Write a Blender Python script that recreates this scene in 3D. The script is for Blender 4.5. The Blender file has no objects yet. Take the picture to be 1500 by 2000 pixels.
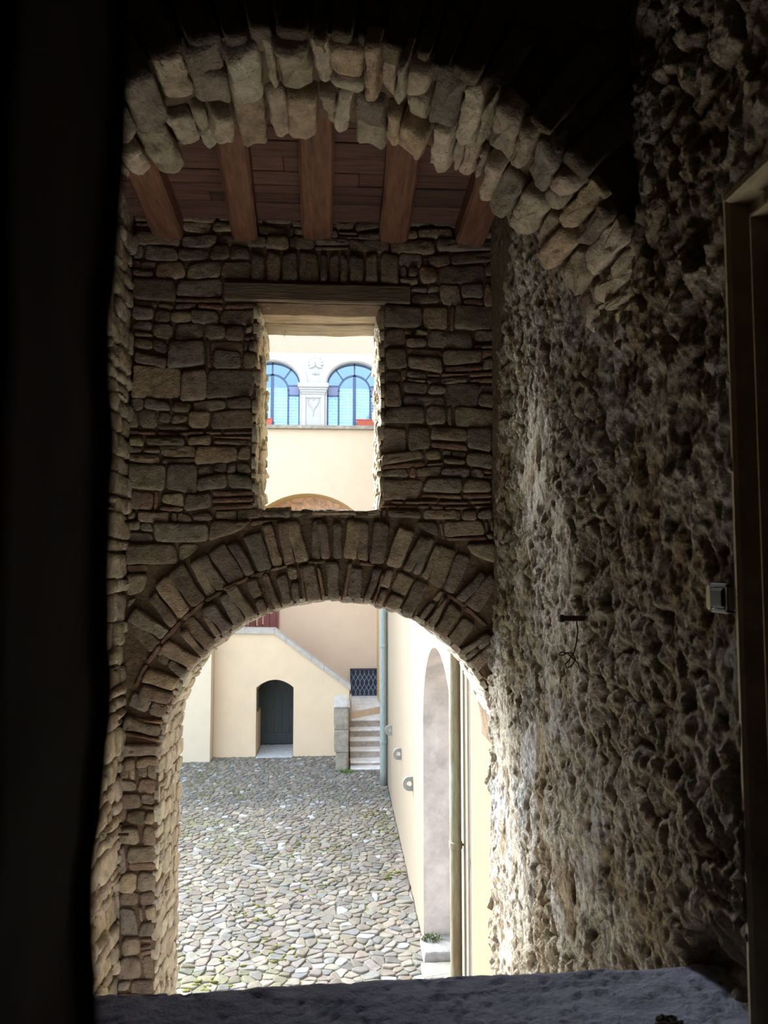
import bpy, math, random
import numpy as np
from mathutils import Vector, Matrix

random.seed(7)
RNG = np.random.default_rng(11)
SC = bpy.context.scene
COL = SC.collection
R_ = random.uniform

# ------------------------------------------------------------------ camera
cam_data = bpy.data.cameras.new('camera')
cam = bpy.data.objects.new('camera', cam_data)
COL.objects.link(cam)
SC.camera = cam
cam_data.sensor_fit = 'AUTO'
cam_data.sensor_width = 36.0
cam_data.lens = 27.0
cam_data.clip_start = 0.02
cam_data.clip_end = 200
yaw, pitch = math.radians(3.425), math.radians(4.004)
fw = Vector((math.sin(yaw) * math.cos(pitch), math.cos(yaw) * math.cos(pitch), math.sin(pitch)))
rt = Vector((math.cos(yaw), -math.sin(yaw), 0))
up = rt.cross(fw)
cam.matrix_world = Matrix(((rt.x, up.x, -fw.x, 0), (rt.y, up.y, -fw.y, 0), (rt.z, up.z, -fw.z, 0), (0, 0, 0, 1)))
cam_data.dof.use_dof = True
cam_data.dof.focus_distance = 4.6
cam_data.dof.aperture_fstop = 6.2

# ------------------------------------------------------------------ light
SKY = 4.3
SKY_LOBE = 21.0
world = bpy.data.worlds.new('sky')
SC.world = world
world.use_nodes = True
wn = world.node_tree.nodes
wl = world.node_tree.links
wbg = wn['Background']
tc = wn.new('ShaderNodeTexCoord')
sp = wn.new('ShaderNodeSeparateXYZ')
rmp = wn.new('ShaderNodeValToRGB')
rmp.color_ramp.elements[0].position = 0.0
rmp.color_ramp.elements[0].color = (0.74, 0.86, 1.0, 1)
rmp.color_ramp.elements[1].position = 0.9
rmp.color_ramp.elements[1].color = (0.62, 0.79, 1.0, 1)
wl.new(tc.outputs['Generated'], sp.inputs[0])
wl.new(sp.outputs['Z'], rmp.inputs[0])
# bright sky lobe away from the sun, added to light the passage through the window
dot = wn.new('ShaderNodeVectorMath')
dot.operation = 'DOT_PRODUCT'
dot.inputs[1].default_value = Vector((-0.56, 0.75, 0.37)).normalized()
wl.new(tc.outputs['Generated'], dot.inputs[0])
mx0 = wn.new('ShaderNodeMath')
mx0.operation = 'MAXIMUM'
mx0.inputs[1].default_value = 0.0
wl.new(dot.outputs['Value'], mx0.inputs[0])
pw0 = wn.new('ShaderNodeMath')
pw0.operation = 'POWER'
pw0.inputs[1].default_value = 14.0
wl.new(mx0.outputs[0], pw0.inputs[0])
lobe0 = wn.new('ShaderNodeVectorMath')
lobe0.operation = 'SCALE'
lobe0.inputs[0].default_value = (SKY_LOBE * 0.93, SKY_LOBE * 0.97, SKY_LOBE * 1.0)
wl.new(pw0.outputs[0], lobe0.inputs['Scale'])
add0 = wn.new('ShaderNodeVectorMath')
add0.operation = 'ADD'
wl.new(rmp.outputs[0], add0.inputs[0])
wl.new(lobe0.outputs[0], add0.inputs[1])
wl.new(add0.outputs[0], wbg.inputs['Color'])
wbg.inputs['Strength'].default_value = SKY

sun_data = bpy.data.lights.new('sun', 'SUN')
sun_data.energy = 2.6
sun_data.angle = math.radians(1.0)
sun_data.color = (1.0, 0.93, 0.80)
sun = bpy.data.objects.new('sun', sun_data)
COL.objects.link(sun)
sun.rotation_euler = Vector((0.43, -0.37, -0.82)).to_track_quat('-Z', 'Y').to_euler()


def portal(name, loc, sx, sy, direction):
    d = bpy.data.lights.new(name, 'AREA')
    d.shape = 'RECTANGLE'
    d.size, d.size_y = sx, sy
    d.cycles.is_portal = True
    o = bpy.data.objects.new(name, d)
    COL.objects.link(o)
    o.location = loc
    o.rotation_euler = Vector(direction).to_track_quat('-Z', 'Z').to_euler()
    return o



# unseen fill lamp under the upper room, added to brighten the far gate wall
pd = bpy.data.lights.new('far_wall_fill', 'AREA')
pd.shape = 'RECTANGLE'
pd.size, pd.size_y = 2.0, 1.5
pd.energy = 15
pd.color = (1.0, 0.93, 0.82)
po = bpy.data.objects.new('far_wall_fill', pd)
COL.objects.link(po)
po.location = (-0.15, 1.1, -3.1)
po.rotation_euler = Vector((0, 0.75, 0.66)).to_track_quat('-Z', 'Z').to_euler()

pf = bpy.data.lights.new('passage_up_fill', 'AREA')  # unseen lamp aimed upward, added to brighten the arch underside and beams
pf.shape = 'RECTANGLE'
pf.size, pf.size_y = 1.7, 1.2
pf.energy = 52
pf.color = (1.0, 0.95, 0.86)
pfo = bpy.data.objects.new('passage_up_fill', pf)
COL.objects.link(pfo)
pfo.location = (-0.15, 2.9, -3.6)
pfo.rotation_euler = Vector((0, -0.08, 1)).to_track_quat('-Z', 'Y').to_euler()

SC.view_settings.view_transform = 'Standard'
SC.view_settings.look = 'None'
SC.view_settings.exposure = 0.0
SC.view_settings.gamma = 1.0
SC.view_settings.use_curve_mapping = False
SC.cycles.max_bounces = 12
SC.cycles.diffuse_bounces = 8
SC.cycles.transparent_max_bounces = 12
SC.cycles.sample_clamp_indirect = 6.0


# ------------------------------------------------------------------ numpy noise
def _h(ix, iy, iz, s=0):
    n = (ix.astype(np.int64) * 374761393 + iy.astype(np.int64) * 668265263 + iz.astype(np.int64) * 2147483647 + s * 974711) & 0xffffffff
    n = ((n ^ (n >> 13)) * 1274126177) & 0xffffffff
    n = ((n ^ (n >> 16)) * 2246822519) & 0xffffffff
    return ((n ^ (n >> 15)) & 0xffffff) / float(0xffffff)


def vnoise(p, s=0):
    i = np.floor(p).astype(np.int64)
    f = p - i
    f = f * f * (3 - 2 * f)
    r = 0
    for a in (0, 1):
        for b in (0, 1):
            for c in (0, 1):
                w = (f[:, 0] if a else 1 - f[:, 0]) * (f[:, 1] if b else 1 - f[:, 1]) * (f[:, 2] if c else 1 - f[:, 2])
                r = r + w * _h(i[:, 0] + a, i[:, 1] + b, i[:, 2] + c, s)
    return r


def fbm(p, octv=4, s=0, gain=0.5):
    p = np.asarray(p, float)
    a, t, r = 1.0, 0.0, 0.0
    for k in range(octv):
        r = r + a * vnoise(p * (2.03 ** k) + 17.3 * k, s + k)
        t += a
        a *= gain
    return r / t


def voro(p, s=0):
    """F1, F2 and cell id of a jittered 2D grid"""
    i = np.floor(p).astype(np.int64)
    f1 = np.full(len(p), 9.0)
    f2 = np.full(len(p), 9.0)
    cid = np.zeros(len(p))
    z = np.zeros(len(p), np.int64)
    for a in (-1, 0, 1):
        for b in (-1, 0, 1):
            cx, cy = i[:, 0] + a, i[:, 1] + b
            px = cx + 0.1 + 0.8 * _h(cx, cy, z, s)
            py = cy + 0.1 + 0.8 * _h(cx, cy, z, s + 5)
            d = np.hypot(px - p[:, 0], py - p[:, 1])
            near = d < f1
            f2 = np.where(near, f1, np.minimum(f2, d))
            cid = np.where(near, _h(cx, cy, z, s + 9), cid)
            f1 = np.where(near, d, f1)
    return f1, f2, cid


def sstep(a, b, x):
    t = np.clip((x - a) / (b - a), 0, 1)
    return t * t * (3 - 2 * t)


# ------------------------------------------------------------------ mesh helpers
class Buf:
    def __init__(self):
        self.v, self.f, self.c = [], [], []

    def add(self, verts, faces, col=(1, 1, 1)):
        o = len(self.v)
        self.v.extend([tuple(map(float, p)) for p in verts])
        self.f.extend([tuple(int(i) + o for i in f) for f in faces])
        if len(np.shape(col)) == 1:
            self.c.extend([tuple(col)] * len(verts))
        else:
            self.c.extend([tuple(map(float, c)) for c in col])
        return o

    def box(self, x0, x1, y0, y1, z0, z1, col=(1, 1, 1), bev=0.0):
        if bev > 0:
            b = min(bev, (x1 - x0) * .45, (y1 - y0) * .45, (z1 - z0) * .45)
            vs = []
            for (sx, X, x) in ((-1, x0, x0 + b), (1, x1, x1 - b)):
                for (sy, Y, y) in ((-1, y0, y0 + b), (1, y1, y1 - b)):
                    for (sz, Z, z) in ((-1, z0, z0 + b), (1, z1, z1 - b)):
                        vs += [(X, y, z), (x, Y, z), (x, y, Z)]
            def q(sx, sy, sz, k):
                return ((sx * 2 + sy) * 2 + sz) * 3 + k
            fs = []
            for s in (0, 1):
                fs.append([q(s, 0, 0, 0), q(s, 1, 0, 0), q(s, 1, 1, 0), q(s, 0, 1, 0)])
                fs.append([q(0, s, 0, 1), q(1, s, 0, 1), q(1, s, 1, 1), q(0, s, 1, 1)])
                fs.append([q(0, 0, s, 2), q(1, 0, s, 2), q(1, 1, s, 2), q(0, 1, s, 2)])
                for t in (0, 1):
                    fs.append([q(s, t, 0, 0), q(s, t, 1, 0), q(s, t, 1, 1), q(s, t, 0, 1)])
                    fs.append([q(s, 0, t, 0), q(s, 1, t, 0), q(s, 1, t, 2), q(s, 0, t, 2)])
                    fs.append([q(0, s, t, 1), q(1, s, t, 1), q(1, s, t, 2), q(0, s, t, 2)])
                    for w in (0, 1):
                        fs.append([q(s, t, w, 0), q(s, t, w, 1), q(s, t, w, 2)])
            self.add(vs, fs, col)
            return
        vs = [(x, y, z) for x in (x0, x1) for y in (y0, y1) for z in (z0, z1)]
        self.add(vs, [(0, 1, 3, 2), (4, 6, 7, 5), (0, 4, 5, 1), (2, 3, 7, 6), (0, 2, 6, 4), (1, 5, 7, 3)], col)

    def tube(self, pts, r, n=8, col=(1, 1, 1), cap=True):
        pts = [Vector(p) for p in pts]
        rs = r if isinstance(r, (list, tuple)) else [r] * len(pts)
        vs, fs = [], []
        prev = None
        for i, p in enumerate(pts):
            t = (pts[min(i + 1, len(pts) - 1)] - pts[max(i - 1, 0)])
            t.normalize()
            a = prev if prev is not None else Vector((0.31, 0.87, 0.38))
            a = a - t * a.dot(t)
            if a.length < 1e-4:
                a = t.orthogonal()
            a.normalize()
            prev = a
            b = t.cross(a)
            for k in range(n):
                an = 2 * math.pi * k / n
                vs.append(p + (a * math.cos(an) + b * math.sin(an)) * rs[i])
        for i in range(len(pts) - 1):
            for k in range(n):
                fs.append((i * n + k, i * n + (k + 1) % n, (i + 1) * n + (k + 1) % n, (i + 1) * n + k))
        if cap:
            fs.append(tuple(range(n))[::-1])
            fs.append(tuple((len(pts) - 1) * n + k for k in range(n)))
        self.add(vs, fs, col)

    def ellipsoid(self, c, r, nu=12, nv=8, col=(1, 1, 1), rot=None):
        vs, fs = [], []
        for j in range(nv + 1):
            ph = math.pi * j / nv
            for i in range(nu):
                th = 2 * math.pi * i / nu
                p = Vector((r[0] * math.sin(ph) * math.cos(th), r[1] * math.sin(ph) * math.sin(th), r[2] * math.cos(ph)))
                if rot is not None:
                    p = rot @ p
                vs.append(p + Vector(c))
        for j in range(nv):
            for i in range(nu):
                fs.append((j * nu + i, j * nu + (i + 1) % nu, (j + 1) * nu + (i + 1) % nu, (j + 1) * nu + i))
        self.add(vs, fs, col)

    def prism(self, poly, a0, a1, mapf, col=(1, 1, 1)):
        """poly in (u,w), extruded a0..a1"""
        n = len(poly)
        vs = [mapf(u, a0, w) for u, w in poly] + [mapf(u, a1, w) for u, w in poly]
        fs = [tuple(range(n)), tuple(range(2 * n - 1, n - 1, -1))]
        for i in range(n):
            j = (i + 1) % n
            fs.append((i, j, n + j, n + i))
        self.add(vs, fs, col)

    def build(self, name, mat, parent=None, smooth=False, merge=False):
        me = bpy.data.meshes.new(name)
        me.from_pydata(self.v, [], self.f)
        at = me.color_attributes.new('Col', 'FLOAT_COLOR', 'POINT')
        arr = np.ones((len(self.v), 4), np.float32)
        arr[:, :3] = np.array(self.c, np.float32)
        at.data.foreach_set('color', arr.ravel())
        if smooth:
            me.polygons.foreach_set('use_smooth', [True] * len(me.polygons))
        me.materials.append(mat)
        import bmesh
        bm = bmesh.new()
        bm.from_mesh(me)
        bmesh.ops.recalc_face_normals(bm, faces=bm.faces)
        bm.to_mesh(me)
        bm.free()
        me.update()
        o = bpy.data.objects.new(name, me)
        COL.objects.link(o)
        if parent is not None:
            o.parent = parent
            o.matrix_parent_inverse = Matrix.Translation(-Vector(parent.location))
        return o


def tag(o, label, cat, group=None, kind=None):
    o['label'] = label
    o['category'] = cat
    if group:
        o['group'] = group
    if kind:
        o['kind'] = kind
    return o


def struct(o, label, cat):
    return tag(o, label, cat, kind='structure')


def thing(name, loc, label, cat, group=None):
    o = bpy.data.objects.new(name, None)
    o.empty_display_size = 0.1
    COL.objects.link(o)
    o.location = loc
    return tag(o, label, cat, group)


def grid_mesh(name, V, nu, nv, C, mat):
    """V (nu*nv,3) row-major"""
    me = bpy.data.meshes.new(name)
    idx = np.arange(nu * nv).reshape(nu, nv)
    q = np.stack([idx[:-1, :-1], idx[1:, :-1], idx[1:, 1:], idx[:-1, 1:]], -1).reshape(-1, 4)
    me.vertices.add(nu * nv)
    me.vertices.foreach_set('co', V.astype(np.float32).ravel())
    me.loops.add(q.size)
    me.loops.foreach_set('vertex_index', q.astype(np.int32).ravel())
    me.polygons.add(len(q))
    me.polygons.foreach_set('loop_start', np.arange(0, q.size, 4, dtype=np.int32))
    me.polygons.foreach_set('use_smooth', np.ones(len(q), bool))
    me.update()
    me.validate()
    at = me.color_attributes.new('Col', 'FLOAT_COLOR', 'POINT')
    arr = np.ones((nu * nv, 4), np.float32)
    arr[:, :3] = C
    at.data.foreach_set('color', arr.ravel())
    me.materials.append(mat)
    o = bpy.data.objects.new(name, me)
    COL.objects.link(o)
    return o


# ------------------------------------------------------------------ materials
def mat(name, col=None, rough=0.85, spec=0.3, metal=0.0, var=0.25, vscale=6.0, bump=0.0, bscale=40.0,
        bdist=0.01, bump2=0.0, b2scale=140.0, stretch=(1, 1, 1), tint=None, tscale=2.0, tamt=0.0, attr=False):
    m = bpy.data.materials.new(name)
    m.use_nodes = True
    nt = m.node_tree
    N, L = nt.nodes, nt.links
    b = N['Principled BSDF']
    b.inputs['Roughness'].default_value = rough
    b.inputs['Specular IOR Level'].default_value = spec
    b.inputs['Metallic'].default_value = metal
    tcn = N.new('ShaderNodeTexCoord')
    mp = N.new('ShaderNodeMapping')
    mp.inputs['Scale'].default_value = stretch
    L.new(tcn.outputs['Object'], mp.inputs[0])
    if attr:
        a = N.new('ShaderNodeAttribute')
        a.attribute_name = 'Col'
        base = a.outputs['Color']
    else:
        r = N.new('ShaderNodeRGB')
        r.outputs[0].default_value = (*col, 1)
        base = r.outputs[0]
    if tamt > 0:
        tn = N.new('ShaderNodeTexNoise')
        tn.inputs['Scale'].default_value = tscale
        tn.inputs['Detail'].default_value = 6
        tn.inputs['Roughness'].default_value = 0.65
        L.new(mp.outputs[0], tn.inputs['Vector'])
        rp = N.new('ShaderNodeValToRGB')
        rp.color_ramp.elements[0].position = 0.45
        rp.color_ramp.elements[1].position = 0.70
        L.new(tn.outputs['Fac'], rp.inputs[0])
        mu = N.new('ShaderNodeMath')
        mu.operation = 'MULTIPLY'
        mu.inputs[1].default_value = tamt
        L.new(rp.outputs[0], mu.inputs[0])
        mx = N.new('ShaderNodeMix')
        mx.data_type = 'RGBA'
        L.new(mu.outputs[0], mx.inputs[0])
        L.new(base, mx.inputs[6])
        mx.inputs[7].default_value = (*tint, 1)
        base = mx.outputs[2]
    if var > 0:
        n = N.new('ShaderNodeTexNoise')
        n.inputs['Scale'].default_value = vscale
        n.inputs['Detail'].default_value = 8
        n.inputs['Roughness'].default_value = 0.65
        L.new(mp.outputs[0], n.inputs['Vector'])
        mr = N.new('ShaderNodeMapRange')
        mr.inputs[1].default_value = 0.25
        mr.inputs[2].default_value = 0.75
        mr.inputs[3].default_value = 1 - var
        mr.inputs[4].default_value = 1 + var
        L.new(n.outputs['Fac'], mr.inputs[0])
        mm = N.new('ShaderNodeVectorMath')
        mm.operation = 'SCALE'
        L.new(base, mm.inputs[0])
        L.new(mr.outputs[0], mm.inputs['Scale'])
        base = mm.outputs[0]
    L.new(base, b.inputs['Base Color'])
    last = None
    for amt, sc_, ds in ((bump, bscale, bdist), (bump2, b2scale, bdist * 0.5)):
        if amt > 0:
            n = N.new('ShaderNodeTexNoise')
            n.inputs['Scale'].default_value = sc_
            n.inputs['Detail'].default_value = 6
            n.inputs['Roughness'].default_value = 0.6
            L.new(mp.outputs[0], n.inputs['Vector'])
            bn = N.new('ShaderNodeBump')
            bn.inputs['Strength'].default_value = amt
            bn.inputs['Distance'].default_value = ds
            L.new(n.outputs['Fac'], bn.inputs['Height'])
            if last is not None:
                L.new(last, bn.inputs['Normal'])
            last = bn.outputs[0]
    if last is not None:
        L.new(last, b.inputs['Normal'])
    return m


M_STONE = mat('rubble_stone', attr=True, rough=0.9, spec=0.15, var=0.45, vscale=16, bump=1.0, bscale=32, bdist=0.022, bump2=0.9, b2scale=110)
M_PLASTER = mat('rough_plaster', attr=True, rough=0.95, spec=0.1, var=0.6, vscale=42, bump=1.0, bscale=55, bdist=0.03, bump2=1.0, b2scale=150)
M_MORTAR = mat('earth_mortar', (0.15, 0.105, 0.070), rough=0.95, spec=0.1, var=0.4, vscale=10, bump=0.9, bscale=35, bdist=0.02)
M_WOOD = mat('old_beam_wood', (0.17, 0.082, 0.054), rough=0.7, spec=0.25, var=0.5, vscale=7, bump=0.6, bscale=16, bdist=0.01,
             stretch=(6, 0.7, 6), tint=(0.10, 0.05, 0.033), tscale=3.0, tamt=0.6)
M_PLANK = mat('ceiling_plank_wood', attr=True, rough=0.8, spec=0.2, var=0.5, vscale=6, bump=0.7, bscale=14, bdist=0.01, stretch=(0.7, 6, 6))
M_LINTEL = mat('weathered_lintel_wood', attr=True, rough=0.85, spec=0.15, var=0.5, vscale=8, bump=0.9, bscale=16, bdist=0.015, stretch=(0.6, 5, 7))
M_SILL = mat('worn_blue_grey_stone', attr=True, rough=0.75, spec=0.25, var=0.22, vscale=9, bump=0.7, bscale=26, bdist=0.015, bump2=0.6, b2scale=90)
M_DARK = mat('unlit_room_plaster', (0.10, 0.085, 0.07), rough=0.95, spec=0.05, var=0.3, bump=0.4, bscale=20, bdist=0.01)
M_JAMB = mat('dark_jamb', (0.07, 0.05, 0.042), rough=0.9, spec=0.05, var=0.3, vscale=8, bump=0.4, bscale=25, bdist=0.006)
M_FRAME = mat('door_frame_stone', (0.40, 0.33, 0.22), rough=0.85, spec=0.2, var=0.3, vscale=12, bump=0.6, bscale=70, bdist=0.006)
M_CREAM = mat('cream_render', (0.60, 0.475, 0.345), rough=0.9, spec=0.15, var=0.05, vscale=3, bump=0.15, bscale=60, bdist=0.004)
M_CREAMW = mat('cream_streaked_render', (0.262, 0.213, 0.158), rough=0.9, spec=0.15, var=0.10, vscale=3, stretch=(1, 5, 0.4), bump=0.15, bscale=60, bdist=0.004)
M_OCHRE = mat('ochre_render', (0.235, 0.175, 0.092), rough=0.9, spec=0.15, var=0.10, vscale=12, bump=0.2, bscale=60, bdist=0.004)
M_YELLOW = mat('pale_yellow_render', (0.64, 0.50, 0.345), rough=0.9, spec=0.15, var=0.06, vscale=2.5, bump=0.15, bscale=60, bdist=0.004,
               tint=(0.60, 0.48, 0.36), tscale=1.0, tamt=0.6)
M_PEACH = mat('peach_render', (0.69, 0.525, 0.39), rough=0.9, spec=0.15, var=0.05, vscale=2, bump=0.1, bscale=60, bdist=0.004)
M_WHITE = mat('white_stucco', (0.445, 0.425, 0.405), rough=0.85, spec=0.2, var=0.03, vscale=5)
M_SOFFIT = mat('yellow_soffit_render', (0.62, 0.46, 0.24), rough=0.9, spec=0.15, var=0.06)
M_GREYPL = mat('grey_stained_plaster', (0.52, 0.46, 0.425), rough=0.92, spec=0.1, var=0.28, vscale=4, bump=0.5, bscale=30, bdist=0.012,
               tint=(0.30, 0.27, 0.255), tscale=1.6, tamt=0.6)
M_LIME = mat('pale_limestone', (0.397, 0.365, 0.326), rough=0.85, spec=0.2, var=0.16, vscale=8, bump=0.5, bscale=30, bdist=0.01)
M_LIMED = mat('stained_limestone', (0.32, 0.282, 0.23), rough=0.88, spec=0.2, var=0.35, vscale=9, bump=0.8, bscale=28, bdist=0.015,
              tint=(0.20, 0.165, 0.11), tscale=5.0, tamt=0.6)
M_LIMED2 = mat('dark_riser_stone', (0.40, 0.35, 0.30), rough=0.88, spec=0.2, var=0.3, vscale=9, bump=0.6, bscale=28, bdist=0.012,
               tint=(0.20, 0.165, 0.12), tscale=4.0, tamt=0.6)  # darker than the tread slabs, with browner blotches
M_STEP = mat('worn_step_stone', (0.70, 0.66, 0.63), rough=0.85, spec=0.2, var=0.2, vscale=7, bump=0.5, bscale=30, bdist=0.01,
             tint=(0.34, 0.29, 0.22), tscale=4.0, tamt=0.35)
M_COBBLE = mat('cobble_stone', attr=True, rough=0.85, spec=0.25, var=0.22, vscale=14, bump=0.5, bscale=30, bdist=0.012)
M_GROUND = mat('cobble_bed', (0.25, 0.225, 0.185), rough=0.95, spec=0.1, var=0.3, vscale=8, bump=0.8, bscale=25, bdist=0.02,
               tint=(0.19, 0.23, 0.035), tscale=1.1, tamt=0.85)
M_HITCH = mat('grey_pierced_stone', (0.26, 0.245, 0.225), rough=0.9, spec=0.15, var=0.2, vscale=20, bump=0.5, bscale=40, bdist=0.008)
M_CREAML = mat('pale_cream_render', (0.60, 0.51, 0.385), rough=0.9, spec=0.15, var=0.04, vscale=3)
M_RISER = mat('cream_riser', (0.62, 0.47, 0.33), rough=0.9, spec=0.15, var=0.12, vscale=5)
M_DOOR = mat('dark_green_door_paint', (0.035, 0.044, 0.046), rough=0.55, spec=0.35, var=0.25, vscale=6, stretch=(5, 5, 0.6), bump=0.2, bscale=14, bdist=0.004)
M_REDDOOR = mat('red_brown_door_paint', (0.22, 0.075, 0.07), rough=0.6, spec=0.3, var=0.2, vscale=6, stretch=(5, 5, 0.6))
M_IRONG = mat('blue_grey_iron', (0.28, 0.34, 0.45), rough=0.5, spec=0.4, var=0.1)
M_NIGHT = mat('dark_blue_panel', (0.030, 0.038, 0.060), rough=0.45, spec=0.4, var=0.3, vscale=9)
M_WINF = mat('blue_grey_window_paint', (0.06, 0.095, 0.18), rough=0.5, spec=0.4, var=0.06)
M_WINP = mat('slate_violet_panel', (0.20, 0.215, 0.34), rough=0.5, spec=0.3, var=0.06)
M_COPPER = mat('verdigris_pipe', (0.23, 0.275, 0.262), rough=0.6, spec=0.35, var=0.25, vscale=10, stretch=(3, 3, 0.6), tint=(0.33, 0.25, 0.16), tscale=5, tamt=0.55)
M_BRASS = mat('aged_copper_pipe', (0.20, 0.155, 0.095), rough=0.5, spec=0.4, metal=0.25, var=0.35, vscale=12, stretch=(3, 3, 0.5), tint=(0.22, 0.30, 0.25), tscale=3, tamt=0.5)
M_COND = mat('white_conduit_plastic', (0.474, 0.435, 0.384), rough=0.5, spec=0.4, var=0.05)
M_TERRA = mat('red_planter_plastic', (0.397, 0.083, 0.048), rough=0.55, spec=0.4, var=0.06)
M_IRON = mat('rusted_iron', (0.055, 0.035, 0.028), rough=0.8, spec=0.3, metal=0.3, var=0.35, vscale=30)
M_BLACK = mat('black_plastic', (0.012, 0.012, 0.015), rough=0.35, spec=0.5, var=0.0)
M_STEEL = mat('grey_steel', (0.22, 0.235, 0.25), rough=0.45, spec=0.5, metal=0.5, var=0.15, vscale=60)
M_YPL = mat('yellowed_plastic', (0.55, 0.43, 0.22), rough=0.6, spec=0.4, var=0.1)
M_GRASS = mat('weed_green', (0.11, 0.20, 0.035), rough=0.7, spec=0.3, var=0.3, vscale=15)
M_DRY = mat('dry_twig', (0.42, 0.33, 0.20), rough=0.9, spec=0.1, var=0.2)
M_LICHEN = mat('dark_moss', (0.055, 0.047, 0.035), rough=0.95, spec=0.05, var=0.5, vscale=60, bump=0.8, bscale=120, bdist=0.01)
M_BOARD = mat('green_notice_board', (0.045, 0.060, 0.045), rough=0.5, spec=0.4, var=0.2)
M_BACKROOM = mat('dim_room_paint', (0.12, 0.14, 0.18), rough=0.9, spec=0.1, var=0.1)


def glass_mat():
    m = bpy.data.materials.new('window_glass')
    m.use_nodes = True
    N, L = m.node_tree.nodes, m.node_tree.links
    N.clear()
    out = N.new('ShaderNodeOutputMaterial')
    mix = N.new('ShaderNodeMixShader')
    tr = N.new('ShaderNodeBsdfTransparent')
    tr.inputs[0].default_value = (0.86, 0.93, 0.97, 1)
    gl = N.new('ShaderNodeBsdfGlossy')
    gl.inputs['Roughness'].default_value = 0.02
    gl.inputs['Color'].default_value = (0.55, 0.80, 1.0, 1)
    mix.inputs[0].default_value = 0.14
    L.new(tr.outputs[0], mix.inputs[1])
    L.new(gl.outputs[0], mix.inputs[2])
    L.new(mix.outputs[0], out.inputs[0])
    return m


def lace_mat():
    m = bpy.data.materials.new('white_lace')
    m.use_nodes = True
    N, L = m.node_tree.nodes, m.node_tree.links
    b = N['Principled BSDF']
    b.inputs['Roughness'].default_value = 0.9
    t = N.new('ShaderNodeTexCoord')
    mp = N.new('ShaderNodeMapping')
    mp.inputs['Scale'].default_value = (10, 1, 8)
    L.new(t.outputs['Object'], mp.inputs[0])
    v = N.new('ShaderNodeTexVoronoi')
    v.inputs['Scale'].default_value = 1.3
    v.inputs['Randomness'].default_value = 0.35
    L.new(mp.outputs[0], v.inputs['Vector'])
    w = N.new('ShaderNodeTexWave')
    w.bands_direction = 'Z'
    w.inputs['Scale'].default_value = 0.5
    w.inputs['Distortion'].default_value = 2.5
    L.new(mp.outputs[0], w.inputs['Vector'])
    mu = N.new('ShaderNodeMath')
    mu.operation = 'MULTIPLY'
    L.new(v.outputs['Distance'], mu.inputs[0])
    L.new(w.outputs['Fac'], mu.inputs[1])
    rp = N.new('ShaderNodeValToRGB')
    rp.color_ramp.elements[0].position = 0.08
    rp.color_ramp.elements[0].color = (0.92, 0.92, 0.93, 1)
    rp.color_ramp.elements[1].position = 0.38
    rp.color_ramp.elements[1].color = (0.38, 0.42, 0.50, 1)
    L.new(mu.outputs[0], rp.inputs[0])
    L.new(rp.outputs[0], b.inputs['Base Color'])
    return m


M_GLASS = glass_mat()
M_LACE = lace_mat()

# ------------------------------------------------------------------ stone masonry
STONES = [(0.31, 0.24, 0.18), (0.36, 0.29, 0.22), (0.26, 0.21, 0.165), (0.29, 0.245, 0.20), (0.23, 0.175, 0.135), (0.39, 0.31, 0.215)]
BRICK = [(0.30, 0.185, 0.130), (0.26, 0.175, 0.128), (0.33, 0.22, 0.152), (0.29, 0.215, 0.15)]


def pick(pal, j=0.16, mul=1.0):
    c = random.choice(pal)
    k = 1 + R_(-j, j)
    return tuple(x * k * mul * (1 + R_(-0.03, 0.03)) for x in c)


def stone(B, poly, h, col, mapf, inset=0.018, back=0.04, rough=0.006, jit=0.006, seg=0.05, tilt=0.08, nch=1):
    P = []
    n = len(poly)
    for i in range(n):
        a, b = np.array(poly[i], float), np.array(poly[(i + 1) % n], float)
        k = max(1, int(np.hypot(*(b - a)) / seg))
        for s in range(k):
            P.append(a + (b - a) * s / k)
    P = np.array(P)
    P += RNG.uniform(-jit, jit, P.shape)
    for _ in range(nch):
        Q = np.roll(P, -1, 0)
        P = np.stack([P * 0.82 + Q * 0.18, P * 0.18 + Q * 0.82], 1).reshape(-1, 2)
    c = P.mean(0)
    hx = np.maximum((P.max(0) - P.min(0)) / 2, 1e-3)
    m = len(P)
    rings = [(0.0, -back), (0.0, h * 0.5), (inset * 0.35, h * 0.85), (inset, h), (inset * 2.6, h * 1.05)]
    tx, ty = R_(-tilt, tilt), R_(-tilt, tilt)
    U, Wd = [], []
    for e, w in rings:
        s = np.maximum(0.12, 1 - e / hx)
        q = c + (P - c) * s
        U.append(q)
        ww = np.full(m, w)
        if w > 0:
            ww = ww + ((q - c) @ np.array([tx, ty])) * (w / max(h, 1e-4))
        Wd.append(ww)
    U.append(c[None])
    Wd.append(np.array([h * 1.07]))
    U = np.concatenate(U)
    Wd = np.concatenate(Wd)
    nz = fbm(np.c_[U * 22, np.full(len(U), R_(0, 50))], 3) - 0.5
    Wd = Wd + np.where(Wd > 0, nz * rough * 3.2, 0)
    V = mapf(U[:, 0], U[:, 1], Wd)
    fs = []
    for r in range(len(rings) - 1):
        for i in range(m):
            j = (i + 1) % m
            fs.append((r * m + i, r * m + j, (r + 1) * m + j, (r + 1) * m + i))
    o = (len(rings) - 1) * m
    for i in range(m):
        fs.append((o + i, o + (i + 1) % m, o + m))
    B.add(V, fs, col)


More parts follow.
